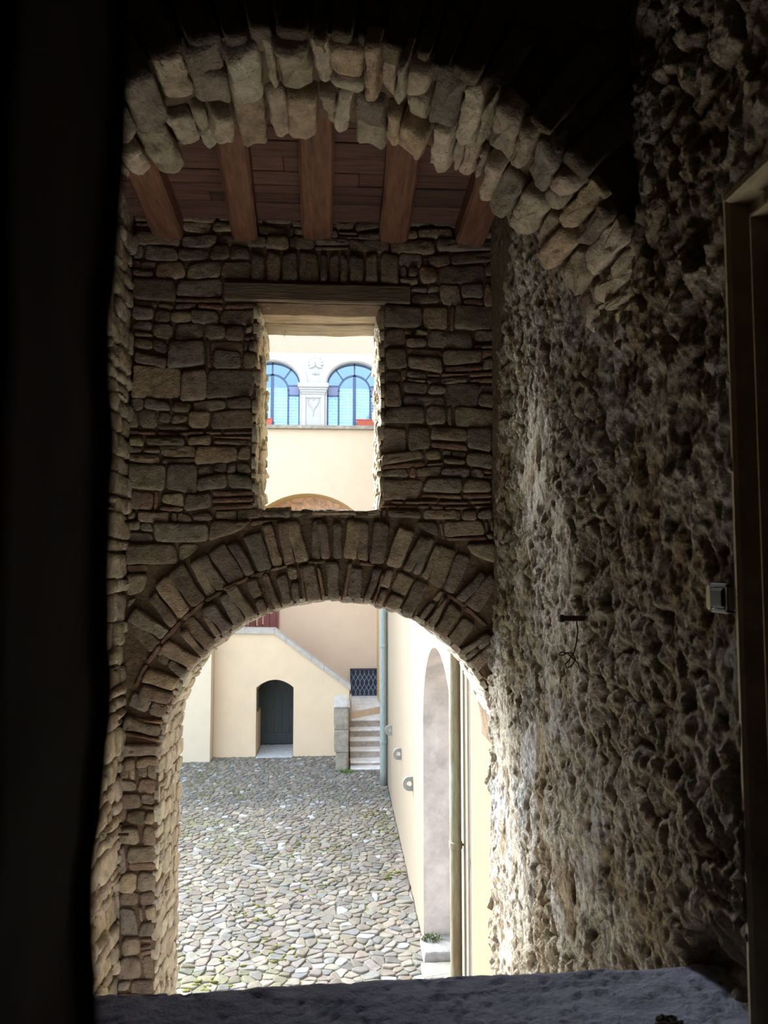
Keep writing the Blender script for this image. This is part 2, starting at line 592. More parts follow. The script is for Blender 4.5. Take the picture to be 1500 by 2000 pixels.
def rubble_rows(u0, u1, v0, v1, hmin=0.055, hmax=0.15, wmin=0.10, wmax=0.27, brick=0.25, gap=0.0055):
    """yield (poly, kind) of coursed rubble with tile slivers"""
    out = []
    v = v0
    while v < v1 - 0.02:
        h = R_(hmin, hmax)
        if random.random() < brick * 0.35:
            h = R_(0.026, 0.036)
        if v + h > v1 - 0.035:
            h = v1 - v
        u = u0 - R_(0, 0.05)
        while u < u1 - 0.01:
            w = R_(wmin, wmax) * (0.7 + 0.5 * h / hmax)
            if u + w > u1 - 0.05:
                w = u1 - u
            a, b = max(u, u0), u + w

            def q(x0, x1, y0, y1, k):
                g = gap
                s = lambda: R_(-0.010, 0.010) if (y1 - y0) > 0.05 else R_(-0.003, 0.003)
                if x1 - x0 < 0.02 or y1 - y0 < 0.014:
                    return
                out.append(([(x0 + g + s(), y0 + g + s()), (x1 - g + s(), y0 + g + s()), (x1 - g + s(), y1 - g + s()), (x0 + g + s(), y1 - g + s())], k))
            if h < 0.04:
                q(a, b, v, v + h, 'b')
            else:
                t = random.random()
                if t < brick and h > 0.06:
                    k = max(2, int(h / 0.032))
                    if random.random() < 0.5 and h < 0.11:
                        for i in range(k):
                            q(a, b, v + h * i / k, v + h * (i + 1) / k, 'b' if random.random() < .75 else 's')
                    else:
                        f = R_(0.25, 0.4)
                        up_ = random.random() < 0.5
                        q(a, b, v + (0 if up_ else h * f), v + (h * (1 - f) if up_ else h), 's')
                        q(a, b, v + (h * (1 - f) if up_ else 0), v + (h if up_ else h * f), 'b')
                elif t < brick + 0.10 and w > 0.16:
                    m_ = b - R_(0.028, 0.04)
                    q(a, m_, v, v + h, 's')
                    q(m_, b, v, v + h, 'b')
                elif t < brick + 0.24 and h > 0.10:
                    f = R_(0.4, 0.6)
                    q(a, b, v, v + h * f, 's')
                    m_ = a + (b - a) * R_(.35, .65)
                    q(a, m_, v + h * f, v + h, 's')
                    q(m_, b, v + h * f, v + h, 's')
                else:
                    q(a, b, v, v + h, 's')
            u += w
        v += h
    return out


def warp(poly, amp=0.014, sc=3.3, seed=0):
    P = np.array(poly, float)
    p3 = np.c_[P * sc, np.full(len(P), seed + 0.5)]
    return P + np.c_[(fbm(p3, 2, 31) - .5), (fbm(p3 + 40, 2, 37) - .5)] * amp * 4


def area(P):
    x, y = P[:, 0], P[:, 1]
    return 0.5 * abs(np.dot(x, np.roll(y, -1)) - np.dot(y, np.roll(x, -1)))


def columns(B, breaks, z0, z1, openings, d0, d1, mapf, col=(1, 1, 1), reveal=None):
    """wall between d0 (front) and d1 (back) with openings (u0,u1,lo,hi)"""
    RB = reveal or B
    bs = sorted(set(round(b, 5) for b in breaks))
    for ua, ub in zip(bs[:-1], bs[1:]):
        mid = (ua + ub) / 2
        ops = sorted([o for o in openings if o[0] - 1e-6 < mid < o[1] + 1e-6], key=lambda o: o[2](mid))
        lo = [(z0, z0)]
        hi = []
        for o in ops:
            hi.append((o[2](ua), o[2](ub)))
            lo.append((o[3](ua), o[3](ub)))
        hi.append((z1, z1))
        for k, ((la, lb), (ha, hb)) in enumerate(zip(lo, hi)):
            if ha - la < 1e-4 and hb - lb < 1e-4:
                continue
            for d in (d0, d1):
                B.add([mapf(ua, d, la), mapf(ub, d, lb), mapf(ub, d, hb), mapf(ua, d, ha)], [(0, 1, 2, 3)], col)
            for (za, zb, isop) in ((la, lb, k > 0), (ha, hb, k < len(lo) - 1)):
                (RB if isop else B).add([mapf(ua, d0, za), mapf(ub, d0, zb), mapf(ub, d1, zb), mapf(ua, d1, za)], [(0, 1, 2, 3)], col)
    for o in openings:
        for u in (o[0], o[1]):
            if bs[0] - 1e-6 <= u <= bs[-1] + 1e-6:
                RB.add([mapf(u, d0, o[2](u)), mapf(u, d1, o[2](u)), mapf(u, d1, o[3](u)), mapf(u, d0, o[3](u))], [(0, 1, 2, 3)], col)
    for u in (bs[0], bs[-1]):
        B.add([mapf(u, d0, z0), mapf(u, d1, z0), mapf(u, d1, z1), mapf(u, d0, z1)], [(0, 1, 2, 3)], col)


XZ = lambda u, d, z: (u, d, z)
GZ = -4.5          # ground of the courtyard and of the passage

# ================================================================== FAR GATE WALL  (front face y = 4.5, back 5.1)
ACX, ACZ, AA, AB = -0.03, -1.10, 0.98, 0.905
WL, WR, WB, WT = -0.487, 0.252, 0.322, 1.560


def arch_hi(x):
    t = max(-1, min(1, (x - ACX) / AA))
    return ACZ + AB * math.sqrt(max(0, 1 - t * t))


B = Buf()
brk = [-1.32, 1.06, 1.04, WL, WR] + [ACX + AA * math.cos(math.pi * k / 40) for k in range(41)] + [-1.2, -.7, 0, .5, .9]
columns(B, brk, GZ, 2.6,
        [(ACX - AA, 1.04, lambda x: GZ, arch_hi), (WL, WR, lambda x: WB, lambda x: WT)], 4.512, 5.10, XZ)
wall_far = B.build('wall_far', M_MORTAR)
struct(wall_far, 'brown rubble stone wall with a large arch below and a small window above', 'wall')

S = Buf()
far_map = lambda u, v, w: np.c_[u, 4.512 - w, v]


def arch_pt(t, o):
    return np.array([ACX + (AA + o) * math.cos(t), ACZ + (AB + o) * math.sin(t)])


def arch_off(p):
    """how far (in ring offset units) a point lies outside the intrados"""
    x, z = p[0] - ACX, p[1] - ACZ
    if z < 0:
        return abs(x) - AA
    lo, hi = -0.9, 1.5
    for _ in range(24):
        m = (lo + hi) / 2
        if (x / (AA + m)) ** 2 + (z / (AB + m)) ** 2 > 1:
            lo = m
        else:
            hi = m
    return lo


RING = 0.485
polys = []
polys += rubble_rows(-1.21, 0.93, ACZ, WB, hmin=.06, hmax=.18, wmin=.09, wmax=.30, brick=0.24)
polys += rubble_rows(-1.215, ACX - AA - .004, -2.9, ACZ, hmin=.06, hmax=.17, wmin=.07, wmax=.17, brick=.15)
NJ = len(polys)
polys += rubble_rows(-1.21, WL - 0.004, WB, WT, hmin=.06, hmax=.18, wmin=.09, wmax=.28, brick=0.26)
polys += rubble_rows(WR + 0.004, 0.93, WB, WT, hmin=.06, hmax=.18, wmin=.09, wmax=.28, brick=0.26)
polys += rubble_rows(-1.21, -0.68, WT, 1.69, brick=0.2)
polys += rubble_rows(0.43, 0.93, WT, 1.69, brick=0.2)
polys += rubble_rows(-1.21, -0.53, 1.69, 1.885, hmin=.08, brick=0.1)
polys += rubble_rows(0.36, 0.93, 1.69, 1.885, hmin=.08, brick=0.1)
polys += rubble_rows(-1.21, 0.93, 1.885, 2.10, hmin=0.05, hmax=0.09, brick=0.1)
for poly, kind in polys:
    P = warp(poly, 0.022)
    cen = P.mean(0)
    win = (WL - 0.02 < cen[0] < WR + 0.02) and (WB - .02 < cen[1] < WT)
    if arch_off(cen) < RING * 0.97 if cen[1] > ACZ - 0.0 else arch_off(cen) < 0:
        continue
    a0 = area(P)
    for i in range(len(P)):
        if cen[1] < ACZ:
            P[i][0] = min(P[i][0], ACX - AA - .002)
            continue
        lim = RING + 0.012 if cen[1] > ACZ else 0.008
        of = arch_off(P[i])
        if of < lim:
            if P[i][1] > ACZ:
                d = P[i] - np.array([ACX, ACZ])
                t = math.atan2(d[1] / (AB + lim), d[0] / (AA + lim))
                P[i] = arch_pt(t, lim)
            else:
                P[i][0] = ACX + math.copysign(AA + lim, P[i][0] - ACX)
        P[i][0] = min(max(P[i][0], -1.22), 0.94)
        if WB < cen[1] < WT:
            if cen[0] < WL:
                P[i][0] = min(P[i][0], WL + R_(-.012, .004))
            elif cen[0] > WR:
                P[i][0] = max(P[i][0], WR - R_(-.012, .004))
    if area(P) < 0.35 * a0 or area(P) < 0.0006:
        continue
    if kind == 'b':
        stone(S, P, R_(0.008, 0.022), pick(BRICK), far_map, inset=0.006, jit=0.002, seg=0.06, rough=0.003, tilt=.04)
    else:
        stone(S, P, R_(0.010, 0.032), pick(STONES), far_map, inset=0.010, jit=0.005, rough=0.007, seg=.06)
# vertical stones over the lintel
u = -0.53
while u < 0.36:
    w = R_(0.05, 0.13)
    stone(S, [(u + .006, 1.69 + R_(0, .01)), (u + w - .006, 1.69 + R_(0, .01)), (u + w - .008, 1.87 + R_(-.02, .01)), (u + .008, 1.87 + R_(-.02, .01))],
          R_(.012, .03), pick(STONES, mul=.9), far_map, inset=.014)
    u += w
# two rings of voussoirs
for (o0, o1, wmin, wmax, bk) in ((0.0, 0.212, 0.045, 0.105, 0.18), (0.228, 0.478, 0.055, 0.12, 0.12)):
    t = -0.02
    while t < math.pi + 0.02:
        rmid = 0.94 + (o0 + o1) / 2
        w = R_(wmin, wmax)
        thin = random.random() < bk
        if thin:
            w = R_(0.026, 0.036)
        dt = w / rmid
        g = 0.007 / rmid
        e0, e1 = o0 + R_(0, .012), o1 + R_(-.03, .012)
        sk = R_(-.03, .03)
        P = np.array([arch_pt(t + g, e0), arch_pt(t + dt - g, e0 + R_(-.006, .006)), arch_pt(t + dt - g + sk, e1 + R_(-.012, .012)), arch_pt(t + g + sk, e1)])
        c = P.mean(0)
        if -1.17 < c[0] < 0.90:
            P[:, 0] = np.clip(P[:, 0], -1.22, 0.94)
            if not thin and o0 == 0 and random.random() < 0.4:
                m_ = R_(.4, .65)
                Pa = np.array([P[0], P[1], P[1] + (P[2] - P[1]) * (m_ - .03), P[0] + (P[3] - P[0]) * (m_ - .03)])
                Pb = np.array([P[0] + (P[3] - P[0]) * (m_ + .03), P[1] + (P[2] - P[1]) * (m_ + .03), P[2], P[3]])
                stone(S, Pa, R_(.015, .04), pick(STONES), far_map, inset=.012)
                stone(S, Pb, R_(.012, .03), pick(STONES), far_map, inset=.012)
            else:
                stone(S, P, R_(.015, .042), pick(BRICK if thin else STONES), far_map, inset=.008 if thin else .013, jit=.003 if thin else .006)
        t += dt
    if o0 == 0:                                  # tiles laid flat between the rings
        t = 0.05
        while t < math.pi - 0.05:
            dt = R_(0.09, 0.2) / 1.17
            P = np.array([arch_pt(t + .006, .212), arch_pt(t + dt - .006, .212), arch_pt(t + dt - .006, .232), arch_pt(t + .006, .232)])
            if -1.16 < P.mean(0)[0] < .88 and random.random() < .75:
                stone(S, P, R_(.01, .025), pick(BRICK, mul=.85), far_map, inset=.005, jit=.002)
            t += dt
# stones of the reveals: arch intrados + jambs, window reveals
PALE = [(0.60, 0.54, 0.46), (0.55, 0.49, 0.41), (0.66, 0.61, 0.53), (0.52, 0.465, 0.395)]
for side in (-1,):
    jm = lambda u, v, w, s=side: np.c_[ACX + s * (AA - w), v, u]
    for poly, kind in rubble_rows(-2.9, ACZ, 4.50, 5.11, hmin=.10, hmax=.24, wmin=.05, wmax=.12, brick=.12):
        stone(S, warp(poly, .006), R_(.004, .02), pick(PALE), jm, inset=.012, back=.02)
L_ = 1.48


def intr(u, v, w):
    t = u / 0.94
    return np.c_[ACX + (AA - w) * np.cos(t), v, ACZ + (AB - w) * np.sin(t)]


for poly, kind in rubble_rows(.22, math.pi * .94, 4.50, 5.11, hmin=.12, hmax=.26, wmin=.05, wmax=.11, brick=.1):
    stone(S, warp(poly, .006), R_(.004, .022), pick(PALE), intr, inset=.012, back=.02)
for side, X in ((1, WL), (-1, WR)):
    jm = lambda u, v, w, s=side, X=X: np.c_[X + s * w, v, u]
    for poly, kind in rubble_rows(WB, WT - .02, 4.50, 5.11, hmin=.10, hmax=.2, wmin=.04, wmax=.11, brick=.2):
        stone(S, warp(poly, .006), R_(.006, .026), pick([(0.60, 0.52, 0.38), (0.54, 0.45, 0.31), (0.64, 0.57, 0.44)]), jm, inset=.012, back=.02, rough=.009)
# sill stones on the window bottom
u = WL
while u < WR:
    w = R_(.05, .17)
    stone(S, [(u + .005, 4.50), (min(u + w, WR) - .005, 4.50), (min(u + w, WR) - .005, 4.78), (u + .005, 4.76)], R_(.0, .014), pick(STONES),
          lambda u, v, w: np.c_[u, v, WB + w], inset=.014)
    u += w
rub = S.build('wall_far_masonry', M_STONE, smooth=True)
rub.parent = wall_far

# ================================================================== LEFT PASSAGE WALL
B = Buf()
B.box(-1.5, -1.235, -3.5, 4.55, GZ, 2.6)
wall_left = B.build('wall_left', M_MORTAR)
struct(wall_left, 'pale rubble stone side wall left of the gate wall', 'wall')
S = Buf()
lm = lambda u, v, w: np.c_[-1.235 + w, u, v]
for poly, kind in rubble_rows(2.3, 4.53, -2.9, 2.1, hmin=.06, hmax=.16, wmin=.10, wmax=.26, brick=.12):
    stone(S, warp(poly, .012, seed=3), R_(.012, .045), pick([(0.45, 0.385, 0.30), (0.41, 0.345, 0.265), (0.50, 0.43, 0.345)]), lm, inset=.014)
o = S.build('wall_left_masonry', M_STONE, smooth=True)
o.parent = wall_left

# ================================================================== RIGHT PASSAGE WALL (rough, weathered plaster)
st = 0.0062
ys = np.arange(0.6, 4.56, st)
zs = np.arange(-2.75, 2.2, st)
YY, ZZ = np.meshgrid(ys, zs, indexing='ij')
y, z = YY.ravel(), ZZ.ravel()
p2 = np.c_[y, z, np.zeros_like(y)]
wp = np.c_[fbm(p2 * 5, 3, 3) - .5, fbm(p2 * 5 + 9, 3, 4) - .5]
big = fbm(p2 * np.array([2.0, 1.6, 1]), 4, 1) - 0.5
mid = fbm(p2 * np.array([9, 7, 1]), 4, 2) - 0.5
fine = fbm(p2 * np.array([34, 27, 1]), 3, 5) - 0.5
rid = 1 - np.abs(2 * fbm(p2 * np.array([13, 9, 1]) + 3.3, 4, 8) - 1)
f1, f2, cid = voro((p2[:, :2] + wp * .10) * np.array([9.5, 7.5]), 2)
edge = np.clip((f2 - f1) / 0.25, 0, 1)
g1, g2, gid = voro((p2[:, :2] + wp * .05) * np.array([17, 13]), 7)
pit = np.clip(1 - g1 / 0.38, 0, 1) * (gid > 0.62)
pebble = np.clip(1 - (g1 / 0.5) ** 2, 0, 1) * (gid < 0.22)
yedge = 3.86 - (z - 1.88) * 0.24 + (fbm(np.c_[z * 4, z * 0, z * 0], 3, 6) - .5) * 0.22
smoothz = sstep(-0.03, 0.05, y - yedge)                 # smoother render towards the far corner
exposed = sstep(0.42, 0.56, fbm(p2 * np.array([2.6, 2.0, 1]) + 7, 4, 12))   # stones bared where plaster fell
upper = sstep(0.3, 1.3, z) * sstep(2.9, 1.8, y)
exposed = np.clip(exposed + upper * .7, 0, 1)
chip = fbm(p2 * np.array([11, 8, 1]) + 60, 6, 21, 0.62) - 0.5
chip2 = 1 - np.abs(2 * fbm(p2 * np.array([24, 15, 1]) + 80, 4, 23, 0.6) - 1)
calm = sstep(.46, .60, fbm(p2 * np.array([2.4, 1.7, 1]) + 51, 3, 22)) * (1 - exposed)
d = (0.040 * big + (0.075 * chip + 0.016 * (chip2 - .6)) * (1 - .6 * calm) + 0.012 * fine
     + exposed * (0.022 * edge * (0.4 + cid) - 0.014) - 0.026 * pit * (1 - .5 * calm) + 0.008 * pebble)
d = d * (1 - 0.78 * smoothz) + 0.018 * (1 - smoothz) - 0.008 * smoothz
low = sstep(-0.75, -1.05, z) * sstep(2.05, 1.8, y)
X = 0.912 - d + low * 0.11
# holes in the wall beside the door head
for (hy, hz, ry, rz, dp) in ((1.80, 0.80, .05, .07, .10), (1.66, 1.00, .05, .07, .12), (1.95, -1.0, .05, .09, .08), (2.28, .42, .035, .05, .05),
                             (1.95, .62, .03, .06, .05), (2.6, -.55, .03, .07, .05), (1.9, -.33, .035, .04, .05), (3.35, .5, .04, .08, .05), (2.95, -1.2, .04, .08, .05)):
    q = ((y - hy) / ry) ** 2 + ((z - hz) / rz) ** 2 + 0.8 * mid
    X += dp * sstep(1.1, 0.4, q)
door_cut = (y < 1.655) & (z < 0.83)
X = np.where(door_cut, 1.10, X)
plast = np.array([0.58, 0.51, 0.41])
grey = np.array([0.58, 0.555, 0.52])
brown = np.array([0.22, 0.16, 0.10])
ochre = np.array([0.40, 0.29, 0.165])
C = np.tile(plast, (len(y), 1))
kg = sstep(.50, .66, fbm(p2 * np.array([3, 2.2, 1]) + 21, 4, 15))[:, None]
C = C * (1 - kg) + grey * kg
ko = (sstep(.52, .68, fbm(p2 * np.array([5, 4, 1]) + 33, 4, 16)) * .75)[:, None]
C = C * (1 - ko) + ochre * ko
kb = np.clip(exposed * (1 - edge) * .9 + pit * .9 + sstep(-.04, -.17, chip) * .9, 0, 1)[:, None]
C = C * (1 - kb) + brown * kb
st_ = exposed[:, None] * edge[:, None] * .6
tone = np.stack([0.30 + .22 * cid, 0.25 + .19 * cid, 0.175 + .15 * cid], 1)
C = C * (1 - st_) + tone * st_
ks = (smoothz * .85)[:, None]
C = C * (1 - ks) + np.array([0.36, 0.285, 0.20]) * ks  # shade beside the window reveal put into the darker colour of this strip
wall_right = grid_mesh('wall_right', np.c_[X, y, z], len(ys), len(zs), C, M_PLASTER)
struct(wall_right, 'tall rough side wall of pitted crumbling plaster on the right', 'wall')
B = Buf()
B.box(1.12, 1.6, -1.6, 5.1, GZ, 2.6)
B.box(0.955, 1.13, 4.40, 4.545, GZ, 2.6)
B.box(0.93, 1.13, 1.7, 4.5, GZ, -2.7)
o = B.build('wall_right_core', M_MORTAR)
o.parent = wall_right

# ================================================================== NEAR ARCH
NCX, NCZ, NR = -0.10, 0.53, 1.0
B = Buf()
rr = 1.055
nh = lambda x: NCZ + rr * math.sqrt(max(0, 1 - ((x - NCX) / rr) ** 2))
brk = [-1.3, 1.13] + [NCX + rr * math.cos(math.pi * k / 36) for k in range(37)]
columns(B, brk, NCZ, 3.05, [(NCX - rr, NCX + rr, lambda x: NCZ, nh)], 2.19, 2.63, XZ)
wall_near = B.build('wall_near', M_MORTAR)
struct(wall_near, 'dark wall above the near arch of jagged rough stones', 'wall')
S = Buf()
NEARC = [(0.52, 0.42, 0.31), (0.47, 0.385, 0.29), (0.60, 0.50, 0.385), (0.36, 0.295, 0.23), (0.52, 0.40, 0.27), (0.30, 0.245, 0.19)]


def ring_map(u, v, w):
    t = u / NR
    r = 1.055 - w
    return np.c_[NCX + r * np.cos(t), v, NCZ + r * np.sin(t)]


for (y0, y1, hh) in ((2.165, 2.40, .02), (2.415, 2.645, .035)):
    t = 0.06
    while t < math.pi + 0.1:
        w = R_(0.045, 0.115)
        if random.random() < 0.15:
            w = R_(.028, .04)
        a, b = t + .004, t + w - .004
        ya, yb = y0 + R_(-.01, .03), y1 + R_(-.035, .03)
        sk = R_(-.02, .02)
        h = (R_(.008, .065) + hh * .5) * (.3 + .7 * float(sstep(.15, .75, t)))
        prof = [(a, ya + R_(-.01, .01)), (b, ya + R_(-.01, .01)), (b + sk, yb - R_(0, .035)), ((a + b) / 2 + sk, yb + R_(-.01, .02) * min(1, w / .08)), (a + sk, yb - R_(0, .035))]
        if random.random() < .18:
            m_ = R_(.35, .6)
            ym = ya + (yb - ya) * m_
            stone(S, [(a, ya), (b, ya), (b, ym - .006), (a, ym - .006)], h, pick(NEARC), ring_map, inset=.010, back=.02, rough=.011, jit=.006, tilt=.3)
            stone(S, [(a, ym + .006), (b, ym + .006), (b + sk, yb), (a + sk, yb)], h * R_(.6, 1.2), pick(NEARC), ring_map, inset=.010, back=.02, rough=.011, jit=.006, tilt=.3)
        else:
            stone(S, prof, h, pick(NEARC), ring_map, inset=.010, back=.02, rough=.016, jit=.006, seg=.035, tilt=.22)
        t += w
# rough stones round the arch, the shade of this face put into their darker colour
face_map = lambda u, v, w: np.c_[u, 2.19 - w, v]
t = 0.0
while t < math.pi:
    w = R_(.05, .11)
    g = .006
    e0, e1 = 1.02 + R_(0, .02), R_(1.26, 1.42)
    P = [(NCX + e * math.cos(tt), NCZ + e * math.sin(tt)) for e, tt in ((e0, t + g), (e0, t + w - g), (e1, t + w - g + .01), (e1, t + g + .01))]
    c = np.mean(P, 0)
    if -1.2 < c[0] < .86:
        P = [(min(p[0], .93), p[1]) for p in P]
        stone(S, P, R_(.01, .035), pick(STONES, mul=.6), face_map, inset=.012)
    t += w
for poly, kind in rubble_rows(-1.2, .92, .6, 3.0, hmin=.06, hmax=.14, wmin=.1, wmax=.25, brick=.1):
    P = warp(poly, .012, seed=8)
    c = P.mean(0)
    if np.hypot(c[0] - NCX, c[1] - NCZ) > 1.46:
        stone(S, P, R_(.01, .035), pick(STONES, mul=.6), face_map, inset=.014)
o = S.build('near_arch_masonry', M_STONE, smooth=True)
o.parent = wall_near

# ================================================================== TIMBER CEILING
B = Buf()
yy = 2.55
while yy < 4.6:
    w = R_(0.09, 0.17)
    dz = R_(-.006, .006)
    xs_ = [-1.3] + sorted([R_(-.9, .7)]) + [1.1]
    for xa, xb in zip(xs_[:-1], xs_[1:]):
        k = R_(.75, 1.25)
        B.box(xa + .001, xb - .001, yy + .003, yy + w - .004, 2.062 + dz + R_(-.003, .003), 2.10, (0.105 * k, 0.058 * k, 0.045 * k), bev=.004)
    yy += w
ceil = B.build('ceiling', M_PLANK)
struct(ceil, 'dark brown plank ceiling over the gate passage', 'ceiling')
B = Buf()
B.box(-1.5, 1.6, 2.4, 5.1, 2.102, 2.6)
o = B.build('ceiling_backing', M_DARK)
o.parent = ceil
BE = [('leftmost of the five dark ceiling beams, half hidden by the left end of the arch', -1.10, -0.925, -1.04, -.885, 1.935),
      ('rough reddish ceiling beam with a twisted underside, second from the left', -.635, -.487, -.565, -.42, 1.935),
      ('thick middle ceiling beam directly above the small window', -.222, -.040, -.190, -.022, 1.955),
      ('reddish ceiling beam with a chipped left edge, fourth from the left', .238, .415, .226, .385, 1.945),
      ('rightmost of the five dark ceiling beams, against the rough plaster wall', .700, .880, .690, .868, 1.935)]
for i, (lab, fx0, fx1, nx0, nx1, zb) in enumerate(BE):
    ny = 44
    ring = []
    vs = []
    for k in range(ny + 1):
        yv = 2.50 + (4.56 - 2.50) * k / ny
        f = (yv - 3.35) / (4.5 - 3.35)
        x0 = nx0 + (fx0 - nx0) * f
        x1 = nx1 + (fx1 - nx1) * f
        if k == 0:
            pass
        n_ = fbm(np.array([[yv * 3, i * 9.1, s * 3.7] for s in range(8)]), 3, 40 + i) - .5
        c_ = .014
        pr = [(x0, 2.07), (x0 + n_[0] * .02, zb + c_ * 1.6), (x0 + c_, zb + .004 + n_[1] * .015), ((x0 + x1) / 2 - .02, zb - .006 + n_[2] * .018), ((x0 + x1) / 2 + .03, zb - .005 + n_[3] * .018),
              (x1 - c_, zb + .003 + n_[4] * .015), (x1 + n_[5] * .02, zb + c_ * 1.6), (x1, 2.07)]
        vs += [(a, yv, b) for a, b in pr]
    fs = []
    for k in range(ny):
        for j in range(7):
            fs.append((k * 8 + j, k * 8 + j + 1, (k + 1) * 8 + j + 1, (k + 1) * 8 + j))
        fs.append((k * 8 + 7, k * 8, (k + 1) * 8, (k + 1) * 8 + 7))
    fs.append(tuple(range(8)))
    fs.append(tuple(ny * 8 + j for j in range(8)))
    B = Buf()
    B.add(vs, fs)
    tag(B.build('ceiling_beam', M_WOOD), lab, 'beam', 'beams under the plank ceiling')

# lintel timbers
def timber(name, x0, x1, y0, y1, z0, z1, col, label, parent=None):
    nx = 40
    vs, fs = [], []
    for k in range(nx + 1):
        xv = x0 + (x1 - x0) * k / nx
        n_ = fbm(np.array([[xv * 5, y0 * 7 + s * 3.3, z0 * 5] for s in range(8)]), 3, 61) - .5
        c_ = .008
        pr = [(y0 + n_[0] * .01, z0 + c_), (y0 + c_, z0 + n_[1] * .02), ((y0 + y1) / 2, z0 + n_[2] * .016), (y1 - c_, z0 + n_[3] * .02), (y1, z0 + c_), (y1, z1 - c_), (y1 - c_, z1), (y0 + c_, z1 + n_[4] * .01), (y0 + n_[5] * .012, z1 - c_)]
        vs += [(xv, a, b) for a, b in pr]
    n = 9
    for k in range(nx):
        for j in range(n):
            fs.append((k * n + j, k * n + (j + 1) % n, (k + 1) * n + (j + 1) % n, (k + 1) * n + j))
    fs.append(tuple(range(n)))
    fs.append(tuple(nx * n + j for j in range(n)))
    B = Buf()
    B.add(vs, fs, col)
    o = B.build(name, M_LINTEL, parent)
    if parent is None:
        tag(o, label, 'lintel')
    return o


timber('window_lintel', -0.675, 0.425, 4.478, 4.70, 1.565, 1.675, (0.20, 0.155, 0.115), 'long dark wooden lintel board above the small window opening')
timber('lintel_beam', WL - .05, WR + .05, 4.712, 4.86, 1.555, 1.67, (0.42, 0.33, 0.23), 'pale weathered beam across the head of the window, behind the lintel board')
timber('lintel_beam', WL - .05, WR + .05, 4.872, 5.12, 1.55, 1.67, (0.34, 0.27, 0.19), 'outermost weathered beam at the head of the window, edging the bright courtyard')

# ================================================================== PARAPET AND ROOM
nx, nyy = 330, 150
xs = np.linspace(-1.24, 1.08, nx)
t_ = np.linspace(0, 1, nyy)
XX, TT = np.meshgrid(xs, t_, indexing='ij')
x, t = XX.ravel(), TT.ravel()
yfront = 1.985 + 0.028 * np.clip((x - .2) / .7, -1, 1.2) + (fbm(np.c_[x * 9, x * 0, x * 0], 4, 70) - .5) * .035 + (fbm(np.c_[x * 2.2, x * 0, x * 0 + 3], 2, 71) - .5) * .05
# profile: top from the room side, rounded nose, down the outer face
s_top = np.clip(t / 0.72, 0, 1)
s_f = np.clip((t - 0.72) / 0.28, 0, 1)
Y = 0.85 + (yfront - 0.03 - 0.85) * s_top + 0.03 * np.sin(np.clip(s_f * 4, 0, 1) * math.pi / 2)
Z = -1.02 - 0.022 * (1 - np.cos(np.clip(s_f * 4, 0, 1) * math.pi / 2)) - np.clip(s_f - .25, 0, 1) * 0.55
q3 = np.c_[x, Y, Z]
n1 = fbm(q3 * np.array([3, 3, 3]), 3, 72) - .5
n2 = fbm(q3 * np.array([16, 22, 16]), 4, 73) - .5
h1, h2, hid = voro(np.c_[x * 26 + 6 * n1, Y * 55 + 5 * n2], 75)
pits = np.clip(1 - h1 / (.2 + .3 * hid), 0, 1) * (hid > .74)
groove = np.exp(-(((Y - 1.86 - .10 * (x - .1) - .02 * n1) / .006) ** 2)) * ((x > .05) & (x < .75)) * .6
dz = .014 * n1 + .012 * n2 - .008 * pits - .008 * groove
Z = Z + dz * np.where(s_f > .3, .3, 1)
Y = Y + np.where(s_f > .1, n2 * .02, 0)
base = np.array([0.31, 0.325, 0.44])
C = base[None] * (1 + 0.5 * n1 + .7 * n2)[:, None] * (1 - .55 * pits)[:, None]
parapet = grid_mesh('parapet_slab', np.c_[x, Y, Z], nx, nyy, C, M_SILL)
tag(parapet, 'worn blue-grey stone parapet slab along the bottom of the view', 'ledge')
B = Buf()
B.box(-1.24, 1.12, 0.9, 1.93, -1.8, -1.075)
o = B.build('wall_parapet', M_DARK)
struct(o, 'dark parapet wall carrying the blue-grey stone slab', 'wall')
B = Buf()
B.box(-1.5, 1.6, -1.6, 1.93, -2.0, -1.8)
o = B.build('floor', M_DARK)
struct(o, 'dark floor of the unlit upper room', 'floor')
B = Buf()
B.box(-1.5, 1.6, -1.6, 2.62, 3.0, 3.2)
B.box(-1.5, -1.2, -1.6, 2.3, 2.5, 3.05)
B.box(1.1, 1.6, -1.6, 2.65, 2.5, 3.05)
B.box(0.93, 1.13, -1.6, 2.63, 2.15, 3.05)
o = B.build('ceiling_room', M_DARK)
struct(o, 'dark ceiling of the unlit upper room', 'ceiling')
B = Buf()
B.box(-1.5, 1.6, -1.7, -1.5, -2.0, 3.1)
o = B.build('wall_behind', M_DARK)
struct(o, 'dark wall behind the viewer in the upper room', 'wall')

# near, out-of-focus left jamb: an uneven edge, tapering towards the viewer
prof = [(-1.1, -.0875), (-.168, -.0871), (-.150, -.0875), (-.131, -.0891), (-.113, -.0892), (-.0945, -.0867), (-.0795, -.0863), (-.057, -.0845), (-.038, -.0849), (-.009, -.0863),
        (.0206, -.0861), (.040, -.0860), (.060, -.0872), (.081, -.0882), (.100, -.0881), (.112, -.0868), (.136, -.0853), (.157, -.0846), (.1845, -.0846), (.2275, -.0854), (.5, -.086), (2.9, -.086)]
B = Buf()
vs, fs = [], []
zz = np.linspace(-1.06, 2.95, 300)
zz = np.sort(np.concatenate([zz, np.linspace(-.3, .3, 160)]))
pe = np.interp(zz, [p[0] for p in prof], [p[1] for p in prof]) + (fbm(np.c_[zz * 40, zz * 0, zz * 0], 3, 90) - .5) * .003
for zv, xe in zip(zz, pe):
    vs += [(xe, .30, zv), (xe - .004, .288, zv), (xe * .55 - .02, .16, zv), (-1.22, .16, zv), (-1.22, .30, zv)]
